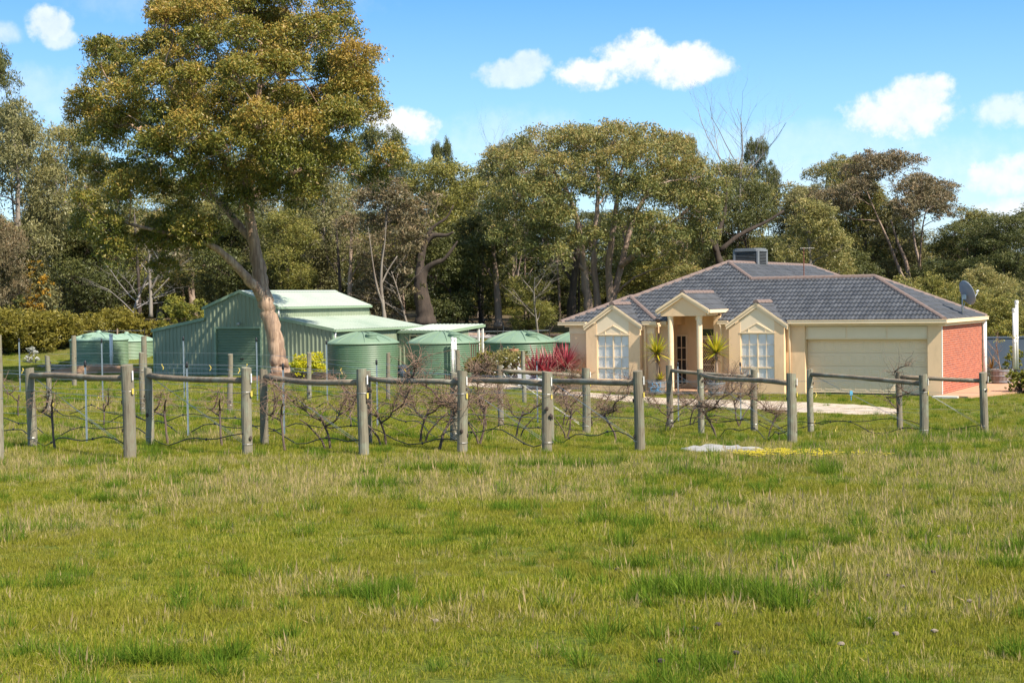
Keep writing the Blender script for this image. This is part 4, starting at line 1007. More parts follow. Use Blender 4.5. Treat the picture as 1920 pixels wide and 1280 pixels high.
# deeper wood, nothing tells one from the next
Rf = random.Random(4)
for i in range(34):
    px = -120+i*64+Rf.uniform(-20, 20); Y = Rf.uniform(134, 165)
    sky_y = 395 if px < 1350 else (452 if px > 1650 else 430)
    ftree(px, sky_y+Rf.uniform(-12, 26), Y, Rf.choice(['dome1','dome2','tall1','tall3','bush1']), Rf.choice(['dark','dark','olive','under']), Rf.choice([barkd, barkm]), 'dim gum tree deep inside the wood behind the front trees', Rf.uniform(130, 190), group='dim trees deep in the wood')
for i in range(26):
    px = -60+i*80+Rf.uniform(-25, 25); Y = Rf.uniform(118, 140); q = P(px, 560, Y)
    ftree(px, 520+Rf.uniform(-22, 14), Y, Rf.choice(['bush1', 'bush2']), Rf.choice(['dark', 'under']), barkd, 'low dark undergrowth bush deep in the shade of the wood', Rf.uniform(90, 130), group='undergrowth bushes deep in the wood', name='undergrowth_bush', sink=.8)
# understorey bushes right of the house and round the wood edge
UB = [(1640,545,80,'lower yellow-green shrub right behind the garage roof',110),(1700,522,84,'leafy yellow-green shrub behind the garage hip',120),(1765,515,86,'tall light green shrub behind the satellite dish',120),
      (1830,540,80,'light green shrub between dish and white pole',115),(1890,555,78,'light green shrub behind the white pole at the right edge',120),(1945,530,82,'green shrub cut off by the right edge behind the pole',110),(1860,500,90,'tall dull green shrub above the white pole',120)]
for (px, top, Y, lab, w) in UB: ftree(px, top, Y, Rf.choice(['bush1','bush2']), Rf.choice(['under','weep','under']), barkd, lab, w, group='shrubs at the side of the house', name='shrub')
# ---- bare and dead trees
def bare(seed, H, r, depth=4, spread=.5, up=.5, n0=7):
    R = random.Random(seed); mb = MB()
    def grow(p, d, L, r, lev):
        pts = [p]; q = Vector(p); dd = Vector(d)
        for i in range(5):
            dd = (dd+Vector((R.gauss(0, .12), R.gauss(0, .12), R.gauss(0, .1)+.03*up))).normalized(); q = q+dd*(L/5); pts.append(q.copy())
        mb.tube(pts, [r*(1-.13*i) for i in range(6)], 8 if lev == 0 else (5 if lev == 1 else 3), cap=False)
        if lev >= depth: return
        nb = n0 if lev == 0 else R.randint(3, 5)
        for k in range(nb):
            t = R.uniform(.35, 1) if lev else .3+.7*(k+.5)/nb
            i = min(4, int(t*5)); pt = pts[i].lerp(pts[i+1], t*5-i)
            a = R.uniform(0, 6.28); side = Vector((math.cos(a), math.sin(a), 0))
            nd = (dd*(1-spread)+side*spread+Vector((0, 0, up*.4))).normalized()
            grow(pt, nd, L*R.uniform(.38, .6), r*(1-.13*i)*.5, lev+1)
    grow(Vector((0, 0, -.3)), Vector((0, 0, 1)), H*.85, r, 0)
    return mb.mesh('trunk', True)
def dead(px, base_y, top, Y, label, seed, r=.14, mat=barkg, name='dead_tree', ground=True, **k):
    b = P(px, base_y, Y); z = gz1(b.x, b.y) if ground else b.z; zt = P(px, top, Y).z
    e = thing(name, label, 'tree', (b.x, b.y, z)); me = bare(seed, zt-z, r, **k); me.materials.append(mat); link('trunk', me, e); return e
dead(246, 592, 430, 102, 'small bare grey tree with many fine twigs left of the pale trunk', 3, .12, spread=.62, up=.3, n0=16, depth=3)
dead(1335, 480, 222, 114, 'dead gum with bare forked branches against the sky, left one', 8, .2, spread=.5, up=.7, n0=9)
dead(1382, 480, 236, 113, 'dead gum with bare curved branches against the sky, right one', 9, .18, spread=.5, up=.7, n0=9)
dead(893, 470, 322, 118, 'thin dead bleached treetop left of the wide domed gum', 14, .16, mat=barkw, spread=.35, up=.7, n0=5)
dead(770, 590, 470, 101, 'bleached bare leaning branches in front of the twisted trunk', 17, .1, mat=barkw, spread=.55, up=.3, n0=9, depth=3)
dead(1010, 600, 480, 99, 'bleached bare scrub tree left of the domed gum trunks', 19, .09, mat=barkw, spread=.6, up=.25, n0=10, depth=3)
# hand-shaped front trunks of the wood
def trunk_tree(name, label, lines, Y, mat, seed, leafspec=None, leaf='under'):
    R = np.random.default_rng(seed); x0, y0 = lines[0][0][:2]; b = P(x0, y0, Y); base = onground(b.x, b.y); k = FPX/Y; mb = MB()
    for ln in lines:
        pts = [pxl(base, x, y, Y, d) for (x, y, w, d) in ln]; rad = [w/2/k*.72 for (_, _, w, _) in ln]
        D = []; RR = []
        for i in range(len(pts)-1):
            for q in range(4): D.append(np.array(pts[i])*(1-q/4)+np.array(pts[i+1])*(q/4)); RR.append(rad[i]*(1-q/4)+rad[i+1]*q/4)
        D.append(np.array(pts[-1])); RR.append(rad[-1]); D = np.array(D)
        for _ in range(2): D[1:-1] = .25*D[:-2]+.5*D[1:-1]+.25*D[2:]
        mb.tube([tuple(v) for v in D], [r*(1+.07*R.normal()) for r in RR], 10 if RR[0] > .15 else 6, cap=True)
    lm = None
    if leafspec:
        cl = [pxl(base, x, y, Y, d)+(r/k, r/k, r/k*.75, 0) for (x, y, r, d) in leafspec]; lm = leafmesh('crown', *leaf_cloud(R, cl, 220, .32, .09, .6))
    return tree_obj(name, label, base, mb.mesh('trunk', True), lm, mat, LF[leaf])
trunk_tree('old_gum_tree', 'massive twisted dark old gum trunk right of the shed roof', [[(798,608,60,0),(797,585,46,0),(790,555,40,0),(788,525,32,0),(797,506,20,0),(813,494,15,-.3),(832,488,11,-.5),(846,470,8,-.6),(858,452,4,-.6)],[(786,530,26,0),(788,490,22,.2),(795,455,18,.4),(812,440,14,.4),(838,442,9,.2),(850,435,5,0)],[(796,455,12,.4),(810,425,9,.5),(838,410,6,.6),(850,385,4,.6)]], 101, barkd, 1,
           [(770,470,34,0),(780,420,38,1),(760,440,30,-.5),(775,545,26,-1.5),(760,520,26,-1.5),(800,380,36,1.5)], 'red')
trunk_tree('gum_sapling', 'pale forked gum trunk directly behind the low end of the shed roof', [[(722,602,12,0),(718,570,9,0),(714,535,8,0),(716,490,5,0),(722,455,3,0),(724,415,1,0)],[(719,575,7,0),(707,540,6,-.2),(700,500,4,-.2),(695,460,2.5,-.2),(690,425,1,0)],[(714,535,5,0),(728,505,4,.2),(745,480,3,.2)]], 100, barkw, 2)
trunk_tree('gum_sapling', 'pale smooth gum trunk with white foot right of the bare grey tree', [[(283,594,12,0),(283,560,9,0),(281,525,8,0),(279,490,6,0),(284,455,4,0),(290,410,1,0)],[(282,545,6,0),(295,520,5,-.2),(303,505,4,-.2)],[(283,558,5,0),(300,540,4,-.3),(318,520,3,-.3)],[(280,515,4,0),(265,495,3,.2)]], 101, barkw, 3,
           [(300,470,30,.5),(330,490,28,.3),(350,460,30,1),(275,440,26,.5),(320,440,30,1)], 'red')
trunk_tree('old_gum_tree', 'dark leaning gum trunk with shreds of red bark behind the roof cooler', [[(1352,500,20,0),(1346,480,18,0),(1340,455,15,0),(1352,420,12,.2),(1362,385,9,.3),(1362,330,3,.3)],[(1345,475,14,0),(1330,445,12,-.3),(1318,410,8,-.5)],[(1350,470,13,0),(1385,440,11,.3),(1440,415,8,.5),(1470,395,5,.5)]], 106, barkd, 4)
for i, (px, yb, Y, w, lab) in enumerate([(875,606,106,8,'thin dark trunk right of the massive twisted trunk'),(935,612,104,20,'broad dark trunk standing behind the third tank'),(1070,612,103,26,'broad dark trunk just left of the domed gum trunks'),(1050,606,108,7,'thin dark trunk left of the broad dark one beside the domed gum'),(640,600,104,10,'reddish trunk behind the shed roof'),(655,602,103,14,'thick shaggy trunk at the end of the shed main roof'),(205,585,112,12,'dark trunk left of the bare grey tree'),(170,585,114,18,'stout dark trunk in deep shade at the left'),(262,590,107,9,'brown trunk between the bare tree and the pale trunk'),(905,604,108,8,'slim trunk behind the annex post'),(1085,606,106,6,'thin trunk tight beside the domed gum trunks'),(985,606,109,7,'slim grey trunk above the third tank')]):
    R = random.Random(i); dx = R.uniform(-12, 12)
    trunk_tree('forest_trunk', lab, [[(px,yb,w*1.5,0),(px,yb-12,w,0),(px+dx*.3,yb-60,w*.85,0),(px+dx,yb-130,w*.6,0),(px+dx*1.6,yb-190,w*.4,.5)],[(px+dx*.5,yb-80,w*.4,0),(px+dx*.5+R.choice([-25,25]),yb-120,w*.25,.4)]], Y, [barkd, barkm][i % 2], 30+i)
# ------------------------------------------------------------------ hedge and shrubs
def shrub(name, label, cat, px, base_y, top, wpx, Y, leaf, seed, per=420, l=.12, w=.05, group=None, droop=.1, stems=6, n=16, deep=None, mat=None):
    R = np.random.default_rng(seed); b = P(px, base_y, Y); z = gz1(b.x, b.y); base = Vector((b.x, b.y, z)); k = FPX/Y
    H = P(px, top, Y).z-z; Wd = wpx/k/2; Dp = deep or Wd*.8; cl = []
    for _ in range(n):
        a = R.uniform(0, 6.28); q = math.sqrt(R.random())*.78; e = R.uniform(.22, .8)*math.sqrt(1-q*q*.7); r = min(Wd, H)*R.uniform(.24, .42)
        cl.append((Wd*q*math.cos(a), Dp*q*math.sin(a), H*e, r, r, r*.85, 0))
    lm = leafmesh('foliage', *leaf_cloud(R, cl, per*2.6, l, w, droop, .45, .5)); lm.materials.append(mat or LF[leaf])
    e = thing(name, label, cat, base, 0, group); link('foliage', lm, e)
    mb = MB()
    for c in cl[:max(stems, n//2)]: mb.tube(bend((R.normal()*.1, R.normal()*.1, -.1), c[:3], R, 5, .08), [.03, .026, .02, .014, .008], 4, cap=False)
    mb.build('stem', barkd, e); return e
HG = [(-15,566,150,96),(45,584,140,97),(105,570,130,98),(165,588,130,100),(225,578,120,101),(280,598,110,101)]
hl = ['leafy olive hedge shrub cut by the left edge','second olive hedge shrub from the left edge','third olive hedge shrub from the left, behind the gap before the tanks','olive hedge shrub directly above the nearer pale tank','olive hedge shrub above the farther pale tank','low olive hedge shrub ending the row beside the shed roof']
for i, (px, top, w, Y) in enumerate(HG): shrub('hedge_shrub', hl[i], 'shrub', px, 660, top, w, Y, 'lime', 60+i, 330, .2, .06, 'hedge row behind the pale tanks', n=34, deep=1.5, mat=leafmat('hedge_leaf', [(.08,.08,.016),(.16,.145,.024),(.25,.215,.032),(.34,.27,.04)], .3, .5))
shrub('wattle_bush', 'yellow-green wattle bush rising behind the left end of the shed roof', 'shrub', 350, 625, 535, 115, 97, 'lime', 71, 330, .18, .06, n=26)
shrub('wattle_bush', 'small yellow-green wattle bush higher up against the shed gable peak', 'shrub', 395, 615, 540, 50, 98, 'lime', 72, 330, .18, .06, n=12)
shrub('wattle_tree', 'wattle with orange-yellow blossom at the far left below the reddish tree', 'shrub', 62, 620, 450, 80, 101, 'wattle', 73, 160, .2, .08, n=26)
shrub('dark_bush', 'dark green bush beneath the yellow wattle at the far left', 'shrub', 25, 610, 535, 80, 99, 'dark', 74, 300, .25, .09, n=18)
shrub('dark_bush', 'small dark bush on the slope above the pale tanks', 'shrub', 112, 600, 560, 36, 100.5, 'dark', 75, 260, .22, .09, n=8)
shrub('yellow_shrub', 'bright yellow-green rounded shrub beside the foot of the huge gum', 'shrub', 577, 702, 658, 86, 71.8, 'lime', 76, 1100, .1, .055, n=22, mat=leafmat('gold_leaf', [(.2,.24,.012),(.4,.42,.015),(.6,.55,.02),(.72,.56,.025)], .35, .5))
shrub('green_shrub', 'rounded green shrub with yellow tips in front of the rusty stakes', 'shrub', 908, 712, 652, 84, 70, 'lime', 77, 1500, .1, .045, n=24, mat=leafmat('tipped_leaf', [(.03,.05,.008),(.07,.09,.012),(.17,.16,.02),(.34,.24,.02)], .25, .5))
sh = shrub('daisy_bush', 'grey-green bush dotted with small white daisies left of the red flax', 'shrub', 962, 708, 640, 96, 69.2, 'weep', 78, 1500, .1, .03, n=24)
R = np.random.default_rng(5); n = 130; a = R.uniform(0, 6.28, n); q = np.sqrt(R.random(n)); k = FPX/69.2
c = np.stack([43/k*q*np.cos(a), -.9*np.abs(np.sin(a))*q-.15, (R.random(n)*.75+.3)*1.15], -1)
fm = leafmesh('blossom', c, unit(R.normal(size=(n, 3))), unit(R.normal(size=(n, 3))), np.full(n, .09), np.full(n, .09), R.random(n)); fm.materials.append(leafmat('white_petal', [(.7,.7,.66),(.8,.8,.76)], .2, .6)); link('blossom', fm, sh)
shrub('round_bush', 'clipped round yellow-green bush at the right edge of the lawn', 'shrub', 1912, 728, 686, 66, 57.5, 'lime', 79, 1300, .07, .04, n=30, mat=leafmat('box_leaf', [(.04,.06,.01),(.1,.12,.014),(.2,.21,.02),(.3,.27,.025)], .25, .45))
shrub('garden_shrub', 'leafy shrub with yellow blotches behind the white pole', 'shrub', 1905, 705, 640, 60, 68, 'lime', 80, 500, .12, .05, n=14)
# sword-leaved plants
def swords(mb, R, c, n, Lm, w, up=.1, droop=.5, seg=4):
    for i in range(n):
        a = R.uniform(0, 6.28); e = math.asin(R.uniform(-.35+up, 1)); L = Lm*R.uniform(.7, 1.1); d = Vector((math.cos(a)*math.cos(e), math.sin(a)*math.cos(e), math.sin(e)))
        sd = d.cross(Vector((0, 0, 1))); sd = sd.normalized() if sd.length > .1 else Vector((1, 0, 0)); mb.cur = R.random()*.98+.01; p = Vector(c); vs = []
        for k in range(seg+1):
            t = k/seg; ww = w*(1-t)**.7*(.55+1.4*t if t < .3 else 1)*.5
            vs += [p-sd*ww, p+sd*ww]; d = (d+Vector((0, 0, -droop*t/seg))).normalized(); p = p+d*(L/seg)
        mb.add(vs, [(2*k, 2*k+1, 2*k+3, 2*k+2) for k in range(seg)])
yl = leafmat('yucca_leaf', [(.14,.17,.02),(.32,.32,.025),(.52,.46,.03),(.7,.56,.05)], .3, .4)
def barrel(px, base_y, Y, sc, label, group='half barrel planters'):
    b = P(px, base_y, Y); z = max(gz1(b.x, b.y), 0.0); e = thing('barrel_planter', label, 'planter', (b.x, b.y, z), 0, group); r, h = .34*sc, .46*sc
    wd = pmat('weathered_stave', (.3,.25,.22), (.2,.165,.145), 3, .9, .3, 20, stretch=(3,3,.4)); n = 18; mb0 = None
    for i in range(n):
        a0 = 2*math.pi*(i+.04)/n; a1 = 2*math.pi*(i+.96)/n; mb = MB(); vs = []
        for (q, zz) in ((.84, 0), (.98, h*.5), (1., h)):
            for (rr) in (r*q, r*q-.03):
                vs += [(rr*math.cos(a0), rr*math.sin(a0), zz), (rr*math.cos(a1), rr*math.sin(a1), zz)]
        mb.add(vs, [(0,1,5,4),(4,5,9,8),(3,2,6,7),(7,6,10,11),(8,9,11,10),(0,4,6,2),(4,8,10,6),(1,3,7,5),(5,7,11,9)]); mb.build('stave', wd, e)
    for zz, q in ((h*.16, .905), (h*.55, 1.), (h*.9, 1.015)): MB().lathe([(r*q-.004, zz), (r*q+.008, zz), (r*q+.008, zz+.035), (r*q-.004, zz+.035)], 24, cap=False).build('hoop', steel, e)
    MB().lathe([(0, h*.9), (r*.95, h*.9)], 18, cap=False).build('soil', pmat('potting_soil', (.06,.045,.03), (.04,.03,.02), 8, 1), e)
    return b.x, b.y, z+h*.9, e
def yucca(px, top, low, base_y, Y, seed, lab, blab):
    x, y, z, e = barrel(px, base_y, Y, 1.05, blab); R = random.Random(seed); zc = P(px, top, Y).z-z
    p = thing('yucca', lab, 'yucca', (x, y, z)); mb = MB(); swords(mb, R, (0, 0, zc), 150, .9, .08, 0., .35); mb.build('leaf_head', yl, p)
    mb = MB(); swords(mb, R, (0, 0, zc-.25), 26, .5, .06, -.5, .9); mb.build('dead_leaves', leafmat('dry_yucca', [(.2,.12,.05),(.32,.2,.08)], .2, .7), p)
    MB().tube([(0, 0, -.1), (.03, .02, zc*.5), (0, 0, zc)], [.07, .06, .06], 8).build('stem', barkm, p, smooth=True)
    mb = MB(); swords(mb, R, (.12, -.1, .12), 50, .42, .05, .2, .4); mb.build('offshoot', yl, p)
yucca(1232, 662, 0, 738, 60.0, 1, 'green yucca with spiky head left of the porch columns', 'half barrel planter with blue cord left of the porch')
yucca(1343, 661, 0, 740, 58.8, 2, 'bright yellow yucca with spiky head right of the porch columns', 'half barrel planter under the bright yellow yucca')
b = P(1032, 712, 63.2); fx = thing('flax_plant', 'spiky dark red flax clump at the left corner of the house', 'flax', (b.x, b.y, gz1(b.x, b.y)))
fm_ = leafmat('red_flax_leaf', [(.12,.015,.025),(.26,.03,.05),(.44,.055,.08),(.56,.17,.17),(.5,.33,.25)], .3, .4); R = random.Random(6); mb = MB()
for dx, dy, h in ((-.45, 0, .35), (.1, .2, .55), (.6, -.1, .6), (-.15, -.4, .3), (.4, .5, .5), (-.6, .3, .2)): swords(mb, R, (dx*1.1, dy, h*.9+.35), 95, 1.35, .085, .3, .5)
mb.build('leaf_blade', fm_, fx)['kind'] = 'stuff'
x, y, z, e = barrel(1860, 708, 66, 1.05, 'farther half barrel planter close to the brick wall corner'); p = thing('potted_plant', 'orange-tinged small plant in the farther barrel by the brick wall', 'plant', (x, y, z)); mb = MB(); swords(mb, random.Random(3), (0, 0, .05), 60, .75, .035, .5, .4); mb.build('leaf_blade', leafmat('orange_grass_leaf', [(.1,.09,.02),(.3,.13,.03),(.36,.2,.05)], .2, .6), p)
x, y, z, e = barrel(1878, 716, 63, 1.35, 'nearer big half barrel planter holding the thin bare tree'); p = thing('potted_tree', 'thin nearly bare young tree growing in the big barrel', 'tree', (x, y, z)); me = bare(33, 1.9, .035, depth=3, spread=.5, up=.6, n0=9); me.materials.append(barkm); link('trunk', me, p)
R = np.random.default_rng(4); cl = [(R.normal()*.35, R.normal()*.35, 1.0+R.random()*.8, .35, .35, .3, .3) for _ in range(9)]; lm = leafmesh('crown', *leaf_cloud(R, cl, 120, .07, .04)); lm.materials.append(LF['lime']); link('crown', lm, p)
mb = MB(); swords(mb, random.Random(8), (0, 0, 0), 60, .2, .03, .3, .5); mb.build('leaf_blade', LF['under'], p)
for px, by, Y, lab in ((1860,712,65.8,'farther'),(1878,721,62.8,'nearer')):
    b = P(px, by, Y); 
q = P(1893, 688, 72); tag(MB().box(-1.1, 1.0, 0, .6, -.4, 1.35).box(-1.14, 1.04, -.04, .64, 1.35, 1.42).build('garden_locker', pmat('slate_blue_steel', (.06,.08,.115), (.05,.068,.1), 2, .5), None, loc=(q.x, q.y, .3)), 'slate blue steel garden locker behind the barrels', 'locker')
q = P(963, 668, 70.5); pot = thing('terracotta_pot', 'terracotta pot with a small plant above the daisy bush', 'pot', (q.x, q.y, P(963, 668, 70.5).z-.1))
MB().lathe([(.14,0),(.2,.3),(.2,.36),(.24,.36),(.24,.45),(.2,.45),(.19,.4),(0,.4)], 20).build('pot_body', pmat('terracotta', (.45,.2,.12), (.36,.15,.09), 4, .85), pot); mb = MB(); swords(mb, random.Random(2), (0, 0, .4), 40, .3, .03, .3, .5); mb.build('leaf_blade', LF['red'], pot); MB().box(-.3,.3,-.2,.2,-1.25,0.0).build('plinth', pmat('pale_concrete', (.62,.58,.5)), pot)
rustm = pmat('rusty_stake', (.13,.06,.04), (.08,.04,.03), 8, .85)
for i, (px, y0) in enumerate(((884,648),(888,648),(892,648),(898,648),(918,650),(941,651))):
    a = P(px, y0, 71.2+.1*i); z = gz1(a.x, a.y); o = MB().tube([(0,0,-.1),(0,0,a.z-z)], .022, 6).lathe([(.03,0),(.03,.06),(0,.07)], 8, (0,0,a.z-z)).build('garden_stake', rustm, loc=(a.x, a.y, z))
    tag(o, ['first','second','third','fourth','fifth','sixth'][i]+' rusty garden stake from the left behind the tipped shrub', 'stake', 'rusty garden stakes')
# garden bed round the big gum, netting, white drum
b = P(545, 701, 73.6); bed = MB(); Rb = random.Random(2); R_, pts = 26, []
for j in range(5):
    for i in range(R_):
        a = 2*math.pi*i/R_; q = 1-j/4.6; pts.append((b.x+3.1*q*math.cos(a)*(1+.08*Rb.random()), b.y+1.7*q*math.sin(a)+.6, gz1(b.x, b.y)-.08+.42*(1-q**1.6)+Rb.uniform(-.03, .03)))
bed.add(pts, [(j*R_+i, j*R_+(i+1) % R_, (j+1)*R_+(i+1) % R_, (j+1)*R_+i) for j in range(4) for i in range(R_)]+[tuple(range(4*R_, 5*R_))]); tag(bed.build('garden_bed', pmat('bark_mulch', (.22,.12,.07), (.1,.06,.035), 6, .95, .9, 18), smooth=True), kind='structure')
q = P(577, 702, 71.2); sl_ = thing('bed_edging', 'weathered timber sleeper edging in front of the yellow shrub', 'edging', (q.x, q.y, gz1(q.x, q.y)))
for i in range(3): MB().box(-1.1, 1.1, -.05, .05, .02+i*.14, .15+i*.14).build('sleeper', barkd, sl_)
q = P(757, 700, 74.5); dm = thing('drum', 'small white drum standing between the two front tanks', 'drum', (q.x, q.y, gz1(q.x, q.y))); MB().lathe([(.26,0),(.28,.05),(.28,.3),(.3,.32),(.28,.34),(.28,.62),(.26,.66),(.1,.68),(0,.68)], 20).build('drum_body', whitepvc, dm, smooth=True); MB().lathe([(.28,.1),(.295,.12),(.28,.14)], 20, cap=False).build('drum_hoop', whitepvc, dm)
q = P(998, 690, 66.5); tp = MB(); Rt = random.Random(4); nx_, ny_ = 12, 8
for j in range(ny_):
    for i in range(nx_): u, v = i/(nx_-1), j/(ny_-1); tp.v.append(((u-.5)*1.3, (v-.5)*.9, max(0, .85*math.sin(math.pi*min(1, v*1.1))*(1-u*.75)+Rt.uniform(-.05, .05)))); tp.a.append(0)
tp.f = [(j*nx_+i, j*nx_+i+1, (j+1)*nx_+i+1, (j+1)*nx_+i) for j in range(ny_-1) for i in range(nx_-1)]
tag(tp.build('netting_heap', pmat('pale_netting', (.42,.44,.46), (.3,.31,.33), 9, .9, .5, 30), loc=(q.x, q.y, gz1(q.x, q.y)), smooth=True), 'draped heap of pale grey netting beside the red flax', 'netting')
# fallen logs and rural fence at the wood's edge
for i, (px, py, L, rz, r) in enumerate([(805,606,3.4,.2,.22),(850,603,4.2,-.1,.2),(885,604,2.6,.35,.16),(1010,602,3.2,.1,.12),(760,600,2.4,-.3,.14),(920,607,2.8,.15,.13),(205,583,3.0,.2,.1)]):
    b = P(px, py, 100); mb = MB(); R = np.random.default_rng(i); mb.tube(bend((-L/2, 0, r*.7), (L/2, .3, r*.8), R, 7, .04), [r*(.7+.5*R.random()) for _ in range(7)], 8); mb.tube(bend((L*.2, 0, r), (L*.3, -.2, r+.7), R, 4, .1), [.05, .04, .03, .02], 5)
    o = mb.build('fallen_log', [barkd, barkm, barkg][i % 3], loc=onground(b.x, b.y, .02), smooth=True); o.rotation_euler.z = rz
    tag(o, ['thick fallen log at the foot of the massive twisted trunk','long fallen log right of the massive twisted trunk','short fallen log above the annex roof end','thin fallen log above the third tank','thin fallen log behind the shed roof end','fallen branch above the annex posts','fallen branch on the slope above the pale tanks'][i], 'log', 'fallen logs')
fpo = [(60,598),(105,597),(152,596),(194,595),(219,600),(270,597),(735,606),(776,612),(853,618),(932,622),(982,626),(1030,630)]
for i, (px, py) in enumerate(fpo):
    b = P(px, py, 98 if px < 400 else 95); o = MB().tube([(0,0,-.2),(0.02,0,1.25)], .05 if i in (4, 6) else .03, 7).build('fence_post', barkm if i in (4, 6) else darkm, loc=onground(b.x, b.y))
    tag(o, 'slim paddock fence post along the edge of the wood', 'post', 'paddock fence posts at the wood edge')
for g_ in (fpo[:6], fpo[6:]):
    mb = MB(); wl = [onground(P(px, py, 98 if px < 400 else 95).x, P(px, py, 98 if px < 400 else 95).y) for px, py in g_]
    for h in (.35, .7, 1.1): mb.tube([p+Vector((0, 0, h)) for p in wl], .008, 4)
    tag(mb.build('fence_wire', steel), 'paddock fence wires left of the shed' if g_[0][0] < 400 else 'paddock fence wires behind the tanks', 'wire')
# odds and ends in the yard
q = P(1232, 738, 60.0); blue = pmat('blue_cord', (.08, .3, .55), (.06, .24, .45), 5, .7); o = thing('blue_cord', 'tangled blue cord hung over the barrel left of the porch', 'cord', (q.x, q.y, 0)); mb = MB(); Rc = random.Random(4)
for j in range(3): mb.tube([(-.2+.14*j+Rc.uniform(-.05, .05)*k, -.39+Rc.uniform(-.02, .0), .46-.07*k+Rc.uniform(-.03, .03)) for k in range(6)], .012, 5)
mb.build('cord_strand', blue, o)
g = G(1596, 751); o = thing('tap_marker', 'tiny blue plastic marker in the grass before the garage door', 'marker', g); MB().tube([(0,0,-.1),(0,0,.3)], .015, 6).build('stake', blue, o); MB().box(-.05,.05,-.03,.03,.2,.36).build('marker_head', pmat('light_blue_plastic', (.12,.42,.62), (.1,.36,.55), 4, .5), o)
g = G(182, 697); md = MB(); k_ = 24; pts = []; Rm = random.Random(8)
for (q_, z_) in ((1, -.08), (.8, .12), (.5, .3), (.2, .38)):
    for j in range(k_): a = 2*math.pi*j/k_; rr = 1+.15*math.sin(2*a+1)+Rm.uniform(-.06, .06); pts.append((2.6*rr*q_*math.cos(a), 1.2*rr*q_*math.sin(a), z_+Rm.uniform(-.04, .04)))
md.add(pts, [(i*k_+j, i*k_+(j+1) % k_, (i+1)*k_+(j+1) % k_, (i+1)*k_+j) for i in range(3) for j in range(k_)]+[tuple(range(3*k_, 4*k_))]); tag(md.build('earth_mound', pmat('orange_earth', (.3, .17, .09), (.22, .13, .07), 3, .95, .6, 12), loc=g, smooth=True), kind='structure')
for i, (px, py, L, rz) in enumerate(((112, 690, 3.4, -.5), (125, 697, 3.0, -.42))):
    g = G(px, py); o = MB().box(-L/2, L/2, -.12, .12, .02, .12).box(-L/2+.4, -L/2+.5, -.2, .2, -.06, .02).box(L/2-.5, L/2-.4, -.2, .2, -.06, .02).build('timber_plank', pmat('grey_plank', (.36, .31, .26), (.26, .22, .18), 4, .9, .3), loc=g+Vector((0, 0, .06*(i+1)))); o.rotation_euler.z = rz
    tag(o, ['upper','lower'][i]+' grey timber plank lying on the slope left of the earth mound', 'plank', 'planks on the slope')
shrub('flower_clump', 'low clump of white flowers at the foot of the hedge', 'flowers', 62, 668, 648, 44, 93, 'weep', 91, 500, .1, .06, n=8, mat=leafmat('white_bloom', [(.1,.12,.04),(.5,.5,.45),(.75,.75,.72)], .2, .6))
# ------------------------------------------------------------------ vineyard
def wood_post_mat():
    m, nt, N, L, b = nodes('weathered_post')
    tc = N.new('ShaderNodeTexCoord'); mp = N.new('ShaderNodeMapping'); mp.inputs['Scale'].default_value = (9, 9, .8); L.new(tc.outputs['Object'], mp.inputs[0])
    oi = N.new('ShaderNodeObjectInfo'); ad = N.new('ShaderNodeVectorMath'); L.new(mp.outputs[0], ad.inputs[0]); sc = N.new('ShaderNodeVectorMath'); sc.operation = 'SCALE'; sc.inputs[0].default_value = (37, 91, 53); L.new(oi.outputs['Random'], sc.inputs['Scale']); L.new(sc.outputs[0], ad.inputs[1])
    v = ad.outputs[0]
    c = mixn(N, L, rng_map(N, L, noise(N, L, v, 1.2, 6, .65), .35, .65), (.28, .25, .18), (.18, .165, .12))
    c = mixn(N, L, rng_map(N, L, noise(N, L, v, 3.5, 5, .7), .54, .64, 0, .75), c, (.085, .07, .05))
    mp2 = N.new('ShaderNodeMapping'); mp2.inputs['Scale'].default_value = (4, 4, 2.5); L.new(tc.outputs['Object'], mp2.inputs[0]); ad2 = N.new('ShaderNodeVectorMath'); L.new(mp2.outputs[0], ad2.inputs[0]); L.new(sc.outputs[0], ad2.inputs[1])
    c = mixn(N, L, rng_map(N, L, noise(N, L, ad2.outputs[0], 1.5, 5, .6), .5, .68, 0, .7), c, (.27, .31, .23))
    c = mixn(N, L, rng_map(N, L, oi.outputs['Random'], 0, 1, 0, .55), c, (.15, .12, .085))
    L.new(c, b.inputs['Base Color']); b.inputs['Roughness'].default_value = .92; b.inputs['Specular IOR Level'].default_value = .15
    bp = N.new('ShaderNodeBump'); bp.inputs['Strength'].default_value = .6; bp.inputs['Distance'].default_value = .012; L.new(noise(N, L, v, 2.5, 6, .7), bp.inputs['Height']); L.new(bp.outputs[0], b.inputs['Normal'])
    return m
postm = wood_post_mat()
railm = pmat('brown_rail', (.27, .205, .14), (.16, .12, .08), 3, .9, .6, 14, stretch=(1, 1, 1), dirt=(.27, .26, .2), dscale=2.5)
tagm = pmat('yellow_tag', (.6, .47, .09), (.5, .38, .07), 3, .6)
blackh = pmat('black_hose', (.02, .02, .021), (.015, .015, .016), 3, .5)
wirem = pmat('fence_wire', (.4, .4, .4), (.34, .34, .34), 3, .4, metallic=.7)
ORD = ['first','second','third','fourth','fifth','sixth','seventh','eighth','ninth','tenth','eleventh','twelfth','thirteenth','fourteenth','fifteenth','sixteenth','seventeenth','eighteenth','nineteenth','twentieth','twenty-first','twenty-second','twenty-third','twenty-fourth','twenty-fifth']
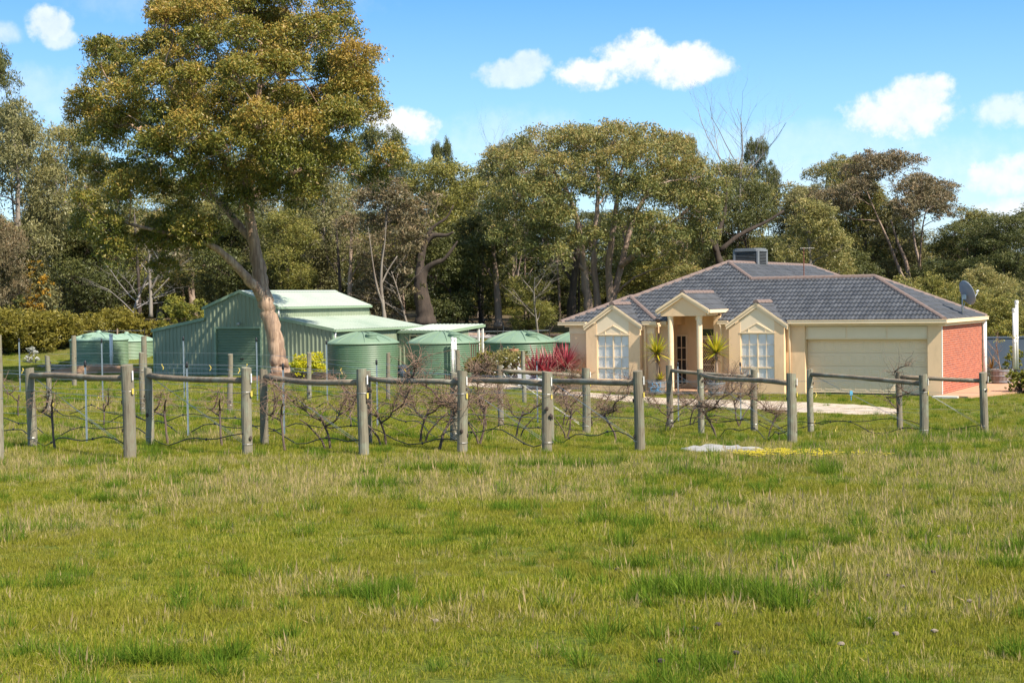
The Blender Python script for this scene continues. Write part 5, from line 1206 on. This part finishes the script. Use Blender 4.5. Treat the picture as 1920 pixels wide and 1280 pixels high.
def post(px, top, base_y, wpx, label, tagged=False, group='vineyard strainer posts', seed=0, lean=0):
    b = G(px, base_y); Y = b.y; H = P(px, top, Y).z-b.z; r = wpx/2*Y/FPX; R = random.Random(seed+int(px))
    e = thing('fence_post', label, 'post', b, R.uniform(0, 6.28), group); mb = MB(); k = 14; n = 9; vs = []
    ph = [R.uniform(0, 6.28) for _ in range(4)]; lx = lean+R.uniform(-.025, .025)
    for i in range(n):
        z = -.3+(H+.3)*i/(n-1); t = i/(n-1)
        for j in range(k):
            a = 2*math.pi*j/k; rr = r*(1.04-.08*t)*(1+.035*math.sin(2*a+ph[0]+t*2)+.03*math.sin(3*a+ph[1]-t*5)+.02*R.uniform(-1, 1)); vs.append((rr*math.cos(a)+.012*math.sin(t*4+ph[2])+lx*t, rr*math.sin(a)+.012*math.cos(t*3+ph[3]), z+(.012*math.cos(a+ph[1]) if i == n-1 else 0)))
    vs.append((lx, 0, H+.006)); fs = [(i*k+j, i*k+(j+1) % k, (i+1)*k+(j+1) % k, (i+1)*k+j) for i in range(n-1) for j in range(k)]+[((n-1)*k+j, (n-1)*k+(j+1) % k, n*k) for j in range(k)]
    mb.add(vs, fs); mb.build('post_shaft', postm, e, smooth=False)
    kn = MB()
    for _ in range(R.randint(2, 4)):
        a = R.uniform(0, 6.28); z = R.uniform(.15, H*.9); q = r*.97; kn.lathe([(.028, 0), (.02, .012), (0, .016)], 8); m_ = len(kn.v)
        d = Vector((math.cos(a), math.sin(a), 0)); u = Vector((-d.y, d.x, 0))
        for ii in range(m_-24, m_): x, y, zz = kn.v[ii]; kn.v[ii] = tuple(d*(q+zz)+u*x+Vector((0, 0, z+y*1.4)))
    kn.build('knot', barkd, e)
    if tagged:
        dirw = Vector((.85, -.53, 0)); inv = Matrix.Rotation(-e.rotation_euler.z, 3, 'Z'); d = inv @ dirw; u = inv @ Vector((.53, .85, 0)); c = d*(r+.012)+Vector((lx*.9, 0, H-.36))
        MB().add([c-u*.02, c+u*.02, c+u*.024+Vector((0,0,-.075)), c+Vector((0,0,-.095)), c-u*.02+Vector((0,0,-.075)), c-u*.02+d*.006, c+u*.02+d*.006, c+u*.024+d*.006+Vector((0,0,-.075)), c+d*.006+Vector((0,0,-.095)), c-u*.02+d*.006+Vector((0,0,-.075))], [(9,8,7,6,5),(0,1,2,3,4),(0,5,6,1),(1,6,7,2),(2,7,8,3),(3,8,9,4),(4,9,5,0)]).build('row_tag', tagm, e)
        c2 = c+Vector((0, 0, .13)); MB().add([c2-u*.012, c2+u*.012, c2+u*.012+Vector((0,0,.14)), c2-u*.012+Vector((0,0,.14)), c2-u*.012+d*.008, c2+u*.012+d*.008, c2+u*.012+d*.008+Vector((0,0,.14)), c2-u*.012+d*.008+Vector((0,0,.14))], [(7,6,5,4),(0,4,5,1),(1,5,6,2),(2,6,7,3),(3,7,4,0)]).build('row_number_plate', whitepvc, e)
    wr = MB(); 
    for z in (H*.72, H*.12): wr.lathe([(r*1.05, z), (r*1.075, z+.004), (r*1.05, z+.008)], 14, cap=False)
    wr.build('wire_wrap', wirem, e)
    return b, H, r
ASM = [((60,690,838,17),(243,684,860,24)), ((280,690,836,15),(465,689,852,19)), ((497,692,833,16),(682,692,853,20)), ((691,695,832,13),(868,695,848,19)), ((852,698,828,14),(1028,697,847,19)), ((940,685,799,11),(1099,690,813,16)),
       ((1033,702,832,12),(1198,695,845,19)), ((1257,685,802,12),(1415,692,809,13)), ((1315,692,813,12),(1485,700,832,18)), ((1520,692,810,12),(1733,702,820,16)), ((1687,697,808,11),(1845,698,812,15))]
ROWS = []; pl = ['beside the roofless gap','']
for i, (bk, fr) in enumerate(ASM):
    b1, h1, r1 = post(*bk, label=f'thinner back post of the {ORD[i]} rail assembly counted from the left', group='vineyard brace posts', seed=i)
    b2, h2, r2 = post(*fr, label=f'thick grey front post of the {ORD[i]} rail assembly counted from the left', tagged=True, seed=40+i, lean=(-.03 if i in (4, 6) else .0))
    A = Vector((b1.x, b1.y, b1.z+h1-.13)); B = Vector((b2.x, b2.y, b2.z+h2-.2)); R = np.random.default_rng(i); rr = .047+.006*R.random()
    d = (B-A).normalized(); pts = [Vector(p) for p in bend(tuple(A+d*r1*.3), tuple(B-d*r2*.6), R, 8, .006)]
    tag(MB().tube(pts, [rr*(1+.07*R.normal()*.7) for _ in pts], 10).build('rail', railm, smooth=True), f'round timber rail of the {ORD[i]} assembly counted from the left', 'rail', 'vineyard brace rails')
    ROWS.append((b1, b2, h1, h2))
    mb = MB(); mb.tube([Vector((b1.x, b1.y, b1.z+h1-.1)), Vector((b2.x, b2.y, b2.z+.12))], .0035, 4); mb.tube([Vector((b1.x, b1.y, b1.z+h1-.12)), Vector((b2.x+.02, b2.y, b2.z+.15))], .0035, 4)
    tag(mb.build('brace_wire', wirem), f'slanting twin brace wire of the {ORD[i]} rail assembly', 'wire', 'brace wires')
post(-3, 700, 866, 22, 'thick grey post cut off by the left edge', seed=77)
IP = [(92,667,775,10,'slim trellis post in the grass left of the first thick post'),(140,629,723,9,'slim tall post in front of the pale tank'),(272,630,722,10,'slim tall post before the left shed corner'),(268,661,779,10,'slim trellis post just right of the first thick post'),(432,664,772,10,'slim trellis post in front of the roller door'),(581,661,750,9,'slim trellis post in front of the yellow shrub'),(729,661,750,8,'slim trellis post before the first green tank'),(859,656,765,9,'slim trellis post beside the white pipes'),(983,658,755,8,'slim trellis post in front of the daisy bush'),(2,628,722,8,'slim tall post at the very left edge')]
for (px, t, b_, w, lab) in IP: post(px, t, b_, w, lab, group='vineyard trellis posts', seed=90)
def dropper(px, top, base_y, label):
    b = G(px, base_y); H = P(px, top, b.y).z-b.z; e = thing('steel_dropper', label, 'post', b, .3, 'galvanised trellis posts'); s = max(.016, .75*b.y/FPX*1.6)
    MB().add([(-s,-s*.6,-.2),(0,s*.6,-.2),(s,-s*.6,-.2),(s*.55,-s*.6,-.2),(0,s*.1,-.2),(-s*.55,-s*.6,-.2),(-s,-s*.6,H),(0,s*.6,H),(s,-s*.6,H),(s*.55,-s*.6,H),(0,s*.1,H),(-s*.55,-s*.6,H)], [(0,1,7,6),(1,2,8,7),(2,3,9,8),(3,4,10,9),(4,5,11,10),(5,0,6,11),(11,10,9,8,7,6)]).build('steel_bar', pmat('dropper_steel', (.27,.33,.37), (.2,.25,.29), 7, .5, metallic=.35), e)
    MB().lathe([(s*1.3,-.06),(s*1.5,-.03),(s*1.5,.02),(s*.9,.05),(0,.055)], 10, (0, 0, H)).build('cap', blackh, e, smooth=True)
for px, t, b_, lab in [(38,637,735,'steel dropper at the far left, before the hedge'),(163,681,830,'steel dropper left of the first thick post, near row'),(193,638,752,'steel dropper in front of the white downpipe'),(346,634,748,'steel dropper in front of the shed left lean-to'),(353,683,820,'steel dropper behind the second rail'),(483,636,752,'steel dropper in front of the roller door edge'),(533,686,818,'steel dropper left of the third thick post'),(614,641,752,'steel dropper at the left side of the first green tank'),(708,678,800,'steel dropper before the first green tank'),(1008,680,792,'steel dropper left of the fifth thick post'),(1272,682,790,'steel dropper before the left porch column'),(1389,682,790,'steel dropper before the right window')]: dropper(px, t, b_, lab)
# drip hoses and trellis wires along each row
for i, (b1, b2, h1, h2) in enumerate(ROWS):
    d = (b1-b2); d.z = 0; d.normalize(); R = random.Random(i*3+1); pts = []; n = 36; L = 13 if i < 7 else 9
    y0 = R.uniform(.1, .2)
    for k in range(n+1):
        s = L*k/n; p = b2+d*s; side = Vector((-d.y, d.x, 0)); z = gz1(p.x, p.y)+.2+.1*math.sin(s*1.5+i)+.06*math.sin(s*3.3+i*2)-.02*R.random(); q = p+side*(.1*math.sin(s*1.1+i)); pts.append(Vector((q.x, q.y, z)))
    e = thing('drip_hose', f'black drip hose along the row of the {ORD[i]} rail assembly', 'hose', pts[0], 0, 'drip hoses'); lp = [p-pts[0] for p in pts]; MB().tube(lp, .0095, 6).build('hose_line', blackh, e, smooth=True)
    em = MB()
    for k in range(3, n, 5): em.lathe([(.016,-.02),(.018,0),(.012,.022)], 6, lp[k])
    em.build('emitter', blackh, e)
    mb = MB()
    for h in (.55, .95, 1.25):
        mb.tube([Vector((0,0,h))]+[Vector(((d*s).x, (d*s).y, gz1(b2.x+d.x*s, b2.y+d.y*s)-b2.z+h+.01*math.sin(s))) for s in (3, 6, 9, 12, 15)], .0028, 4)
    tag(mb.build('trellis_wire', wirem, loc=b2), f'thin trellis wires of the row behind the {ORD[i]} thick post', 'wire', 'trellis wires')
# bare grape vines
vinem = pmat('vine_bark', (.13, .09, .068), (.075, .052, .04), 6, .95, .5, 25, dirt=(.2, .15, .115), dscale=3)
canem = pmat('vine_cane', (.25, .16, .11), (.15, .095, .065), 5, .9)
def vine(seed, dense, d):
    R = random.Random(seed); tm = MB(); cm = MB()
    def walk(p, dr, L, n, wob, grav=0.):
        pts = [Vector(p)]; q = Vector(p); v = Vector(dr).normalized()
        for i in range(n): v = (v+Vector((R.gauss(0, wob), R.gauss(0, wob*.8), R.gauss(0, wob)+grav))).normalized(); q = q+v*(L/n); pts.append(q.copy())
        return pts, v
    tr, v = walk((0, 0, -.1), (R.uniform(-.3, .3), R.uniform(-.2, .2), 1.2), R.uniform(.72, .85), 7, .09, .05); tm.tube(tr, [.028, .026, .023, .021, .02, .02, .022, .025], 7)
    if R.random() < .5: t2, _ = walk((R.uniform(-.25, .25), .02, -.1), (R.uniform(-.3, .3), 0, 1), .85, 6, .14); tm.tube(t2, [.022, .02, .018, .016, .014, .013, .01], 6)
    heads = [tr[-1], tr[-2], tr[-3]]
    for a in range(3+(dense > 60)):
        sg = 1 if a % 2 else -1
        ar, v = walk(R.choice(heads), d*sg*.9+Vector((0, 0, R.uniform(.1, .9))), R.uniform(.35, .8), 6, .17, .03); tm.tube(ar, [.019, .018, .016, .015, .013, .011, .008], 5); heads += ar[2:]
    for k in range(dense):
        p = R.choice(heads); a = R.uniform(0, 6.28); dr = Vector((math.cos(a), math.sin(a), R.uniform(-.5, 1.4)))+d*R.uniform(-1.2, 1.2)
        c, v = walk(p, dr, R.uniform(.22, .62), 6, .24, .0); r = R.uniform(.004, .0068); cm.tube(c, [r, r*.95, r*.85, r*.75, r*.65, r*.55, r*.4], 4, cap=False)
        for _ in range(R.randint(0, 2)):
            q = R.choice(c[2:]); c2, _ = walk(q, (R.gauss(0, 1), R.gauss(0, 1), R.gauss(.2, .8)), R.uniform(.1, .28), 4, .3); cm.tube(c2, [r*.6, r*.5, r*.42, r*.35, r*.25], 3, cap=False)
    return tm, cm
VD = (ROWS[2][0]-ROWS[2][1]); VD.z = 0; VD.normalize()
VV = [vine(300+i, n, VD) for i, n in enumerate((34, 44, 80, 150, 180, 205))]
VM = []
for tm, cm in VV: a, b = tm.mesh('trunk', True), cm.mesh('cane'); a.materials.append(vinem); b.materials.append(canem); VM.append((a, b))
VL = [(34,781,0,.85),(104,843,1,.95),(195,800,0,.8),(316,835,1,.95),(417,836,1,.9),(510,790,1,.8),(535,845,1,.9),(619,842,3,.92),(660,800,1,.8),(724,836,3,1.),(788,830,3,1.),(822,843,5,1.05),(897,834,4,1.),(912,800,3,.95),(969,820,3,.9),(1061,824,4,1.),(1056,798,3,.9),(1110,800,3,.9),(1158,831,5,1.02),(1249,809,3,.95),(1294,796,3,.9),(1345,824,5,1.1),(1387,799,4,1.),(1439,822,5,.98),(1689,808,2,1.)]
VL.sort()
for i, (px, py, m, sc) in enumerate(VL):
    b = G(px, py); R = random.Random(i); e = thing('grapevine', f'{ORD[i]} bare leafless grapevine from the left in the trellis rows', 'vine', b, R.choice([0, math.pi])+R.uniform(-.3, .3), 'bare grapevines'); q = sc*R.uniform(.92, 1.03); e.scale = (q, q, q)
    link('trunk', VM[m][0], e); tag(link('cane', VM[m][1], e), kind='stuff')
# yellow tie tapes fluttering on the wires
for i, (px, py, Yb) in enumerate([(42,690,735),(100,752,775),(182,758,800),(186,740,790),(305,682,750),(394,684,750),(448,690,770),(462,682,760),(490,690,800),(640,690,760),(760,690,770),(1190,760,800),(1530,735,800),(1568,798,815),(1528,786,800)]):
    g = G(px, Yb); c = P(px, py, g.y); R = random.Random(i); k = g.y/FPX; mb = MB(); w = .8*k; vs = []
    for j in range(5): q = Vector((math.sin(j*1.3+i)*1.6*k, R.uniform(-1, 1)*k, -j*2.6*k)); vs += [q-Vector((w, 0, 0)), q+Vector((w, .3*w, 0))]
    mb.add(vs, [(2*j, 2*j+1, 2*j+3, 2*j+2) for j in range(4)]); mb.add([v+Vector((0, .004, 0)) for v in vs], [(2*j+2, 2*j+3, 2*j+1, 2*j) for j in range(4)])
    tag(mb.build('tie_tape', tagm, loc=c), 'small yellow tie tape hanging on a trellis wire', 'tape', 'yellow tie tapes')
# granite slab, small stones
g = G(1358, 846); R = np.random.default_rng(8); rk = MB(); k = 34; pts = []
prof = [(1, -.12), (.97, .0), (.9, .025), (.6, .04), (.3, .045)]; rad = [1+.1*math.sin(3*2*math.pi*j/k+1)+.08*math.sin(5*2*math.pi*j/k)+.06*R.normal() for j in range(k)]
for q, z in prof:
    for j in range(k): a = 2*math.pi*j/k; pts.append((.72*rad[j]*q*math.cos(a), 1.1*rad[j]*q*math.sin(a), z+.012*R.normal()*(z > 0)))
pts.append((0, 0, .045)); rk.add(pts, [(i*k+j, i*k+(j+1) % k, (i+1)*k+(j+1) % k, (i+1)*k+j) for i in range(4) for j in range(k)]+[(4*k+j, 4*k+(j+1) % k, 5*k) for j in range(k)])
tag(rk.build('granite_slab', pmat('lichen_granite', (.4,.38,.35), (.27,.26,.24), 5, .95, .6, 18, dirt=(.14,.13,.11), dscale=4), loc=g, smooth=True), 'flat pale granite slab lying in the grass near yellow flowers', 'rock')
SLAB = g
def pebble(seed, s):
    bm = bmesh.new(); bmesh.ops.create_icosphere(bm, subdivisions=2, radius=1); R = random.Random(seed)
    for v in bm.verts: v.co *= 1+R.uniform(-.18, .18); v.co.z *= .6
    bm.transform(Matrix.Scale(s, 4)); me = bpy.data.meshes.new('stone'); bm.to_mesh(me); bm.free(); return me
clod = pmat('dark_clod', (.07, .055, .04), (.045, .035, .028), 8, 1); stn = pmat('pale_stone', (.26, .21, .15), (.17, .135, .1), 8, .95)
for i, (px, py, dark) in enumerate([(1345,1180,1),(1303,1188,1),(1380,1235,1),(1570,1013,1),(1665,1087,1),(1750,1080,1),(1760,1012,0),(1742,988,0),(1693,1108,0),(1818,1136,0),(1630,1170,0),(1680,1198,0),(1752,1193,0),(1577,1218,0),(1240,1250,1),(1157,1075,1),(817,1173,0),(1516,1137,1),(1347,773+64,0),(1325,838,0)]):
    g = G(px, py); me = pebble(i, .017 if py > 900 else .06); me.materials.append(clod if dark else stn); o = link('stone', me, None, g+Vector((0, 0, .03 if py > 900 else .02)))
    tag(o, ('small dark clod of dung lying in the short grass' if dark else 'small pale stone lying in the short grass'), 'clod' if dark else 'stone', 'dark clods in the grass' if dark else 'pale stones in the grass')
# ------------------------------------------------------------------ grass
def blades(seed, n, rad, h, w, lean=.5, cmin=0., cmax=1., heads=0, spread=1., curl=.5):
    R = random.Random(seed); mb = MB()
    for i in range(n):
        a = R.uniform(0, 6.28); q = rad*math.sqrt(R.random()); x, y = q*math.cos(a), q*math.sin(a); b = a+R.gauss(0, 1.1); l = h*R.uniform(.55, 1.25); ln = abs(R.gauss(0, lean))
        d = Vector((math.cos(b)*ln, math.sin(b)*ln, 1)).normalized(); th = R.uniform(0, 6.28); s = Vector((math.cos(th), math.sin(th), 0))*w*R.uniform(.6, 1.3); mb.cur = cmin+(cmax-cmin)*R.random()*.98+.01
        p0 = Vector((x, y, -.02)); p1 = p0+d*l*.5; d2 = (d+Vector((math.cos(b), math.sin(b), 0))*curl*ln+Vector((0, 0, -.25*ln))).normalized(); p2 = p1+d2*l*.5
        mb.add([p0-s*.5, p0+s*.5, p1+s*.4, p1-s*.4, p2], [(0,1,2,3),(3,2,4)])
        if i < heads:
            mb.cur = .97; t = Vector((0, 0, 1))*.02+d2*.05; ss = s.normalized()*.006 if s.length else Vector((.006, 0, 0)); mb.add([p2-t*.3-ss*.3, p2+ss, p2+t, p2-ss], [(0,1,2,3)])
    return mb
gm_green = leafmat('grass_green', [(.085,.128,.008),(.145,.188,.011),(.215,.24,.016),(.31,.3,.027),(.45,.38,.11)], .4, .6, (.25,.225,.03,.6), .45, spec=.08)
gm_dark = leafmat('grass_dark', [(.055,.115,.01),(.095,.17,.013),(.15,.22,.019),(.21,.26,.03)], .38, .6, spec=.08)
gm_dry = leafmat('grass_dry', [(.15,.19,.03),(.26,.25,.06),(.4,.33,.12),(.5,.4,.19),(.38,.28,.14)], .35, .6, spec=.08)
gm_flow = leafmat('capeweed_flower', [(.42,.34,.015),(.58,.46,.015)], .2, .6)
GC = bpy.data.collections.new('grass_sources')
def gsrc(name, mb, mat, extra=None):
    me = mb.mesh(name); me.materials.append(mat); o = bpy.data.objects.new(name, me); GC.objects.link(o); return o
src = [('a0', blades(1, 70, .13, .065, .007, .95), gm_green), ('a1', blades(2, 66, .13, .078, .0065, .9), gm_green), ('a2', blades(3, 66, .13, .052, .0075, 1.2), gm_green),
       ('b0', blades(4, 50, .13, .085, .005, .85, 0, .8, 1), gm_dry), ('b1', blades(5, 46, .14, .115, .005, .7, 0, .85, 3), gm_dry),
       ('c0', blades(6, 80, .08, .16, .006, .6), gm_dark), ('c1', blades(7, 75, .1, .125, .006, .7), gm_dark)]
fl = MB(); Rr = random.Random(3)
for _ in range(14):
    a = Rr.uniform(0, 6.28); q = .13*math.sqrt(Rr.random()); c = Vector((q*math.cos(a), q*math.sin(a), Rr.uniform(.05, .1))); n_ = 6; fl.cur = Rr.random()*.9+.05
    fl.add([c+Vector((0, 0, .004))]+[c+Vector((.022*math.cos(k*1.047), .022*math.sin(k*1.047), .007*(k % 2))) for k in range(6)], [(0, k+1, (k+1) % 6+1) for k in range(6)])
src.append(('d0', fl, gm_flow))
for nme, mb, mt in src: gsrc(nme, mb, mt)
def vnoise(x, y, s, seed):
    R = np.random.default_rng(seed); T = R.random((64, 64)); x = x*s; y = y*s; xi = np.floor(x).astype(int); yi = np.floor(y).astype(int); fx = x-xi; fy = y-yi; fx = fx*fx*(3-2*fx); fy = fy*fy*(3-2*fy)
    g = lambda i, j: T[i % 64, j % 64]
    return (g(xi, yi)*(1-fx)+g(xi+1, yi)*fx)*(1-fy)+(g(xi, yi+1)*(1-fx)+g(xi+1, yi+1)*fx)*fy
def fbm(x, y, s, seed): return (vnoise(x, y, s, seed)*.5+vnoise(x, y, s*2.1, seed+1)*.3+vnoise(x, y, s*4.3, seed+2)*.2)
def inpoly(x, y, poly):
    c = np.zeros(len(x), bool); n = len(poly)
    for i in range(n):
        x0, y0 = poly[i]; x1, y1 = poly[(i+1) % n]
        cond = ((y0 > y) != (y1 > y)) & (x < (x1-x0)*(y-y0)/(y1-y0+1e-12)+x0); c ^= cond
    return c
EXCL = [PATHPOLY, PORCHPAD, [p.xy for p in PAD], [H2W(15.6, -.7).xy, H2W(0, -.05).xy, H2W(0, 7.1).xy, H2W(5, 7.1).xy, H2W(5, 21).xy, H2W(15.6, 21).xy],
        [(SR-EXY*12.4+EYY*-.1), (SR+EYY*-.1), (SR+EXY*3.4+EYY*6), (SR+EXY*3.4+EYY*9), (SR-EXY*12.4+EYY*9)]]
def field(name, label, bands, seed):
    R = np.random.default_rng(seed); out = []
    for (y0, y1, dens, sc) in bands:
        wmax = y1*.42+1.2; n = int((y1-y0)*2*wmax*dens); Y = R.uniform(y0, y1, n); X = R.uniform(-wmax, wmax, n); k = np.abs(X) < Y*.40+1.0; X, Y = X[k], Y[k]; out.append(np.stack([X, Y, np.full(len(X), sc)], -1))
    A = np.concatenate(out); X, Y, Sc = A.T
    keep = np.ones(len(X), bool)
    for p in EXCL: keep &= ~inpoly(X, Y, [tuple(q) for q in p])
    for p in DRIVE: ins = inpoly(X, Y, [tuple(q) for q in p]); keep &= ~(ins & (R.random(len(X)) > .16))
    keep &= ((X-SLAB.x)/.75)**2+((Y-SLAB.y)/1.15)**2 > 1
    X, Y, Sc = X[keep], Y[keep], Sc[keep]; n = len(X)
    dry = fbm(X, Y, .35, 1)+.25*np.exp(-((Y-19.5)/4.5)**2)+.1*np.clip((-X-1)/6, 0, 1)*(Y < 40)+.06*np.exp(-((Y-30)/6)**2)-.22*np.exp(-((Y-25)/1.6)**2)
    tus = fbm(X, Y, 1.3, 7)+.02*R.normal(size=n); pat = fbm(X, Y, .8, 13)
    r = R.random(n); idx = R.integers(0, 3, n)
    pd = np.clip((dry-.55)*1.5, .03, .38); isd = r < pd; idx[isd] = R.integers(3, 5, isd.sum())
    ist = (tus > .71) & (R.random(n) < .5); idx[ist] = R.integers(5, 7, ist.sum())
    ist2 = R.random(n) < .012; idx[ist2] = 5
    sc = Sc*(.75+.5*R.random(n))*(.72+.5*np.clip(dry-.15, 0, 1))*np.where(pat > .56, .8, 1.02)
    # yellow capeweed patches by the rock and further along
    for (px, py, rx, ry, dn) in () if seed != 1 else ((1465, 857, .7, 1.1, 26), (1410, 858, .5, .8, 5), (1600, 862, .8, .7, 4)):
        g = G(px, py); m = dn; a = R.uniform(0, 6.28, m); q = np.sqrt(R.random(m)); X = np.append(X, g.x+rx*q*np.cos(a)); Y = np.append(Y, g.y+ry*q*np.sin(a)); idx = np.append(idx, np.full(m, 7)); sc = np.append(sc, np.full(m, 1.1))
    n = len(X); Z = gz(X, Y)
    me = bpy.data.meshes.new(name); me.vertices.add(n); me.vertices.foreach_set('co', np.stack([X, Y, Z], -1).astype(np.float32).reshape(-1))
    for nm, ty, v in (('idx', 'INT', idx.astype(np.int32)), ('scl', 'FLOAT', sc.astype(np.float32)), ('rz', 'FLOAT', R.uniform(0, 6.28, n).astype(np.float32))):
        at = me.attributes.new(nm, ty, 'POINT'); at.data.foreach_set('value', v)
    o = link(name, me); tag(o, label, 'grass', kind='stuff')
    ng = bpy.data.node_groups.new(name+'_scatter', 'GeometryNodeTree'); ng.interface.new_socket('Geometry', in_out='INPUT', socket_type='NodeSocketGeometry'); ng.interface.new_socket('Geometry', in_out='OUTPUT', socket_type='NodeSocketGeometry')
    N, L = ng.nodes, ng.links; gi = N.new('NodeGroupInput'); go = N.new('NodeGroupOutput'); ip = N.new('GeometryNodeInstanceOnPoints'); ci = N.new('GeometryNodeCollectionInfo'); ci.inputs[0].default_value = GC; ci.inputs['Separate Children'].default_value = True; ci.inputs['Reset Children'].default_value = True
    def na(nm, ty): q = N.new('GeometryNodeInputNamedAttribute'); q.data_type = ty; q.inputs[0].default_value = nm; return q.outputs[0]
    cx = N.new('ShaderNodeCombineXYZ'); L.new(na('rz', 'FLOAT'), cx.inputs[2])
    L.new(gi.outputs[0], ip.inputs['Points']); L.new(ci.outputs[0], ip.inputs['Instance']); ip.inputs['Pick Instance'].default_value = True; L.new(na('idx', 'INT'), ip.inputs['Instance Index']); L.new(cx.outputs[0], ip.inputs['Rotation']); L.new(na('scl', 'FLOAT'), ip.inputs['Scale']); L.new(ip.outputs[0], go.inputs[0])
    md = o.modifiers.new('scatter', 'NODES'); md.node_group = ng
field('grass', 'meadow grass of mixed green and straw blades', [(4.5, 8, 250, .8), (8, 12, 200, .9), (12, 18, 130, 1.0), (18, 28, 80, 1.15)], 1)
field('far_grass', 'grass between the vine rows and around the buildings', [(28, 40, 30, 1.4), (40, 60, 20, 1.3), (60, 104, 5, 1.6)], 2)
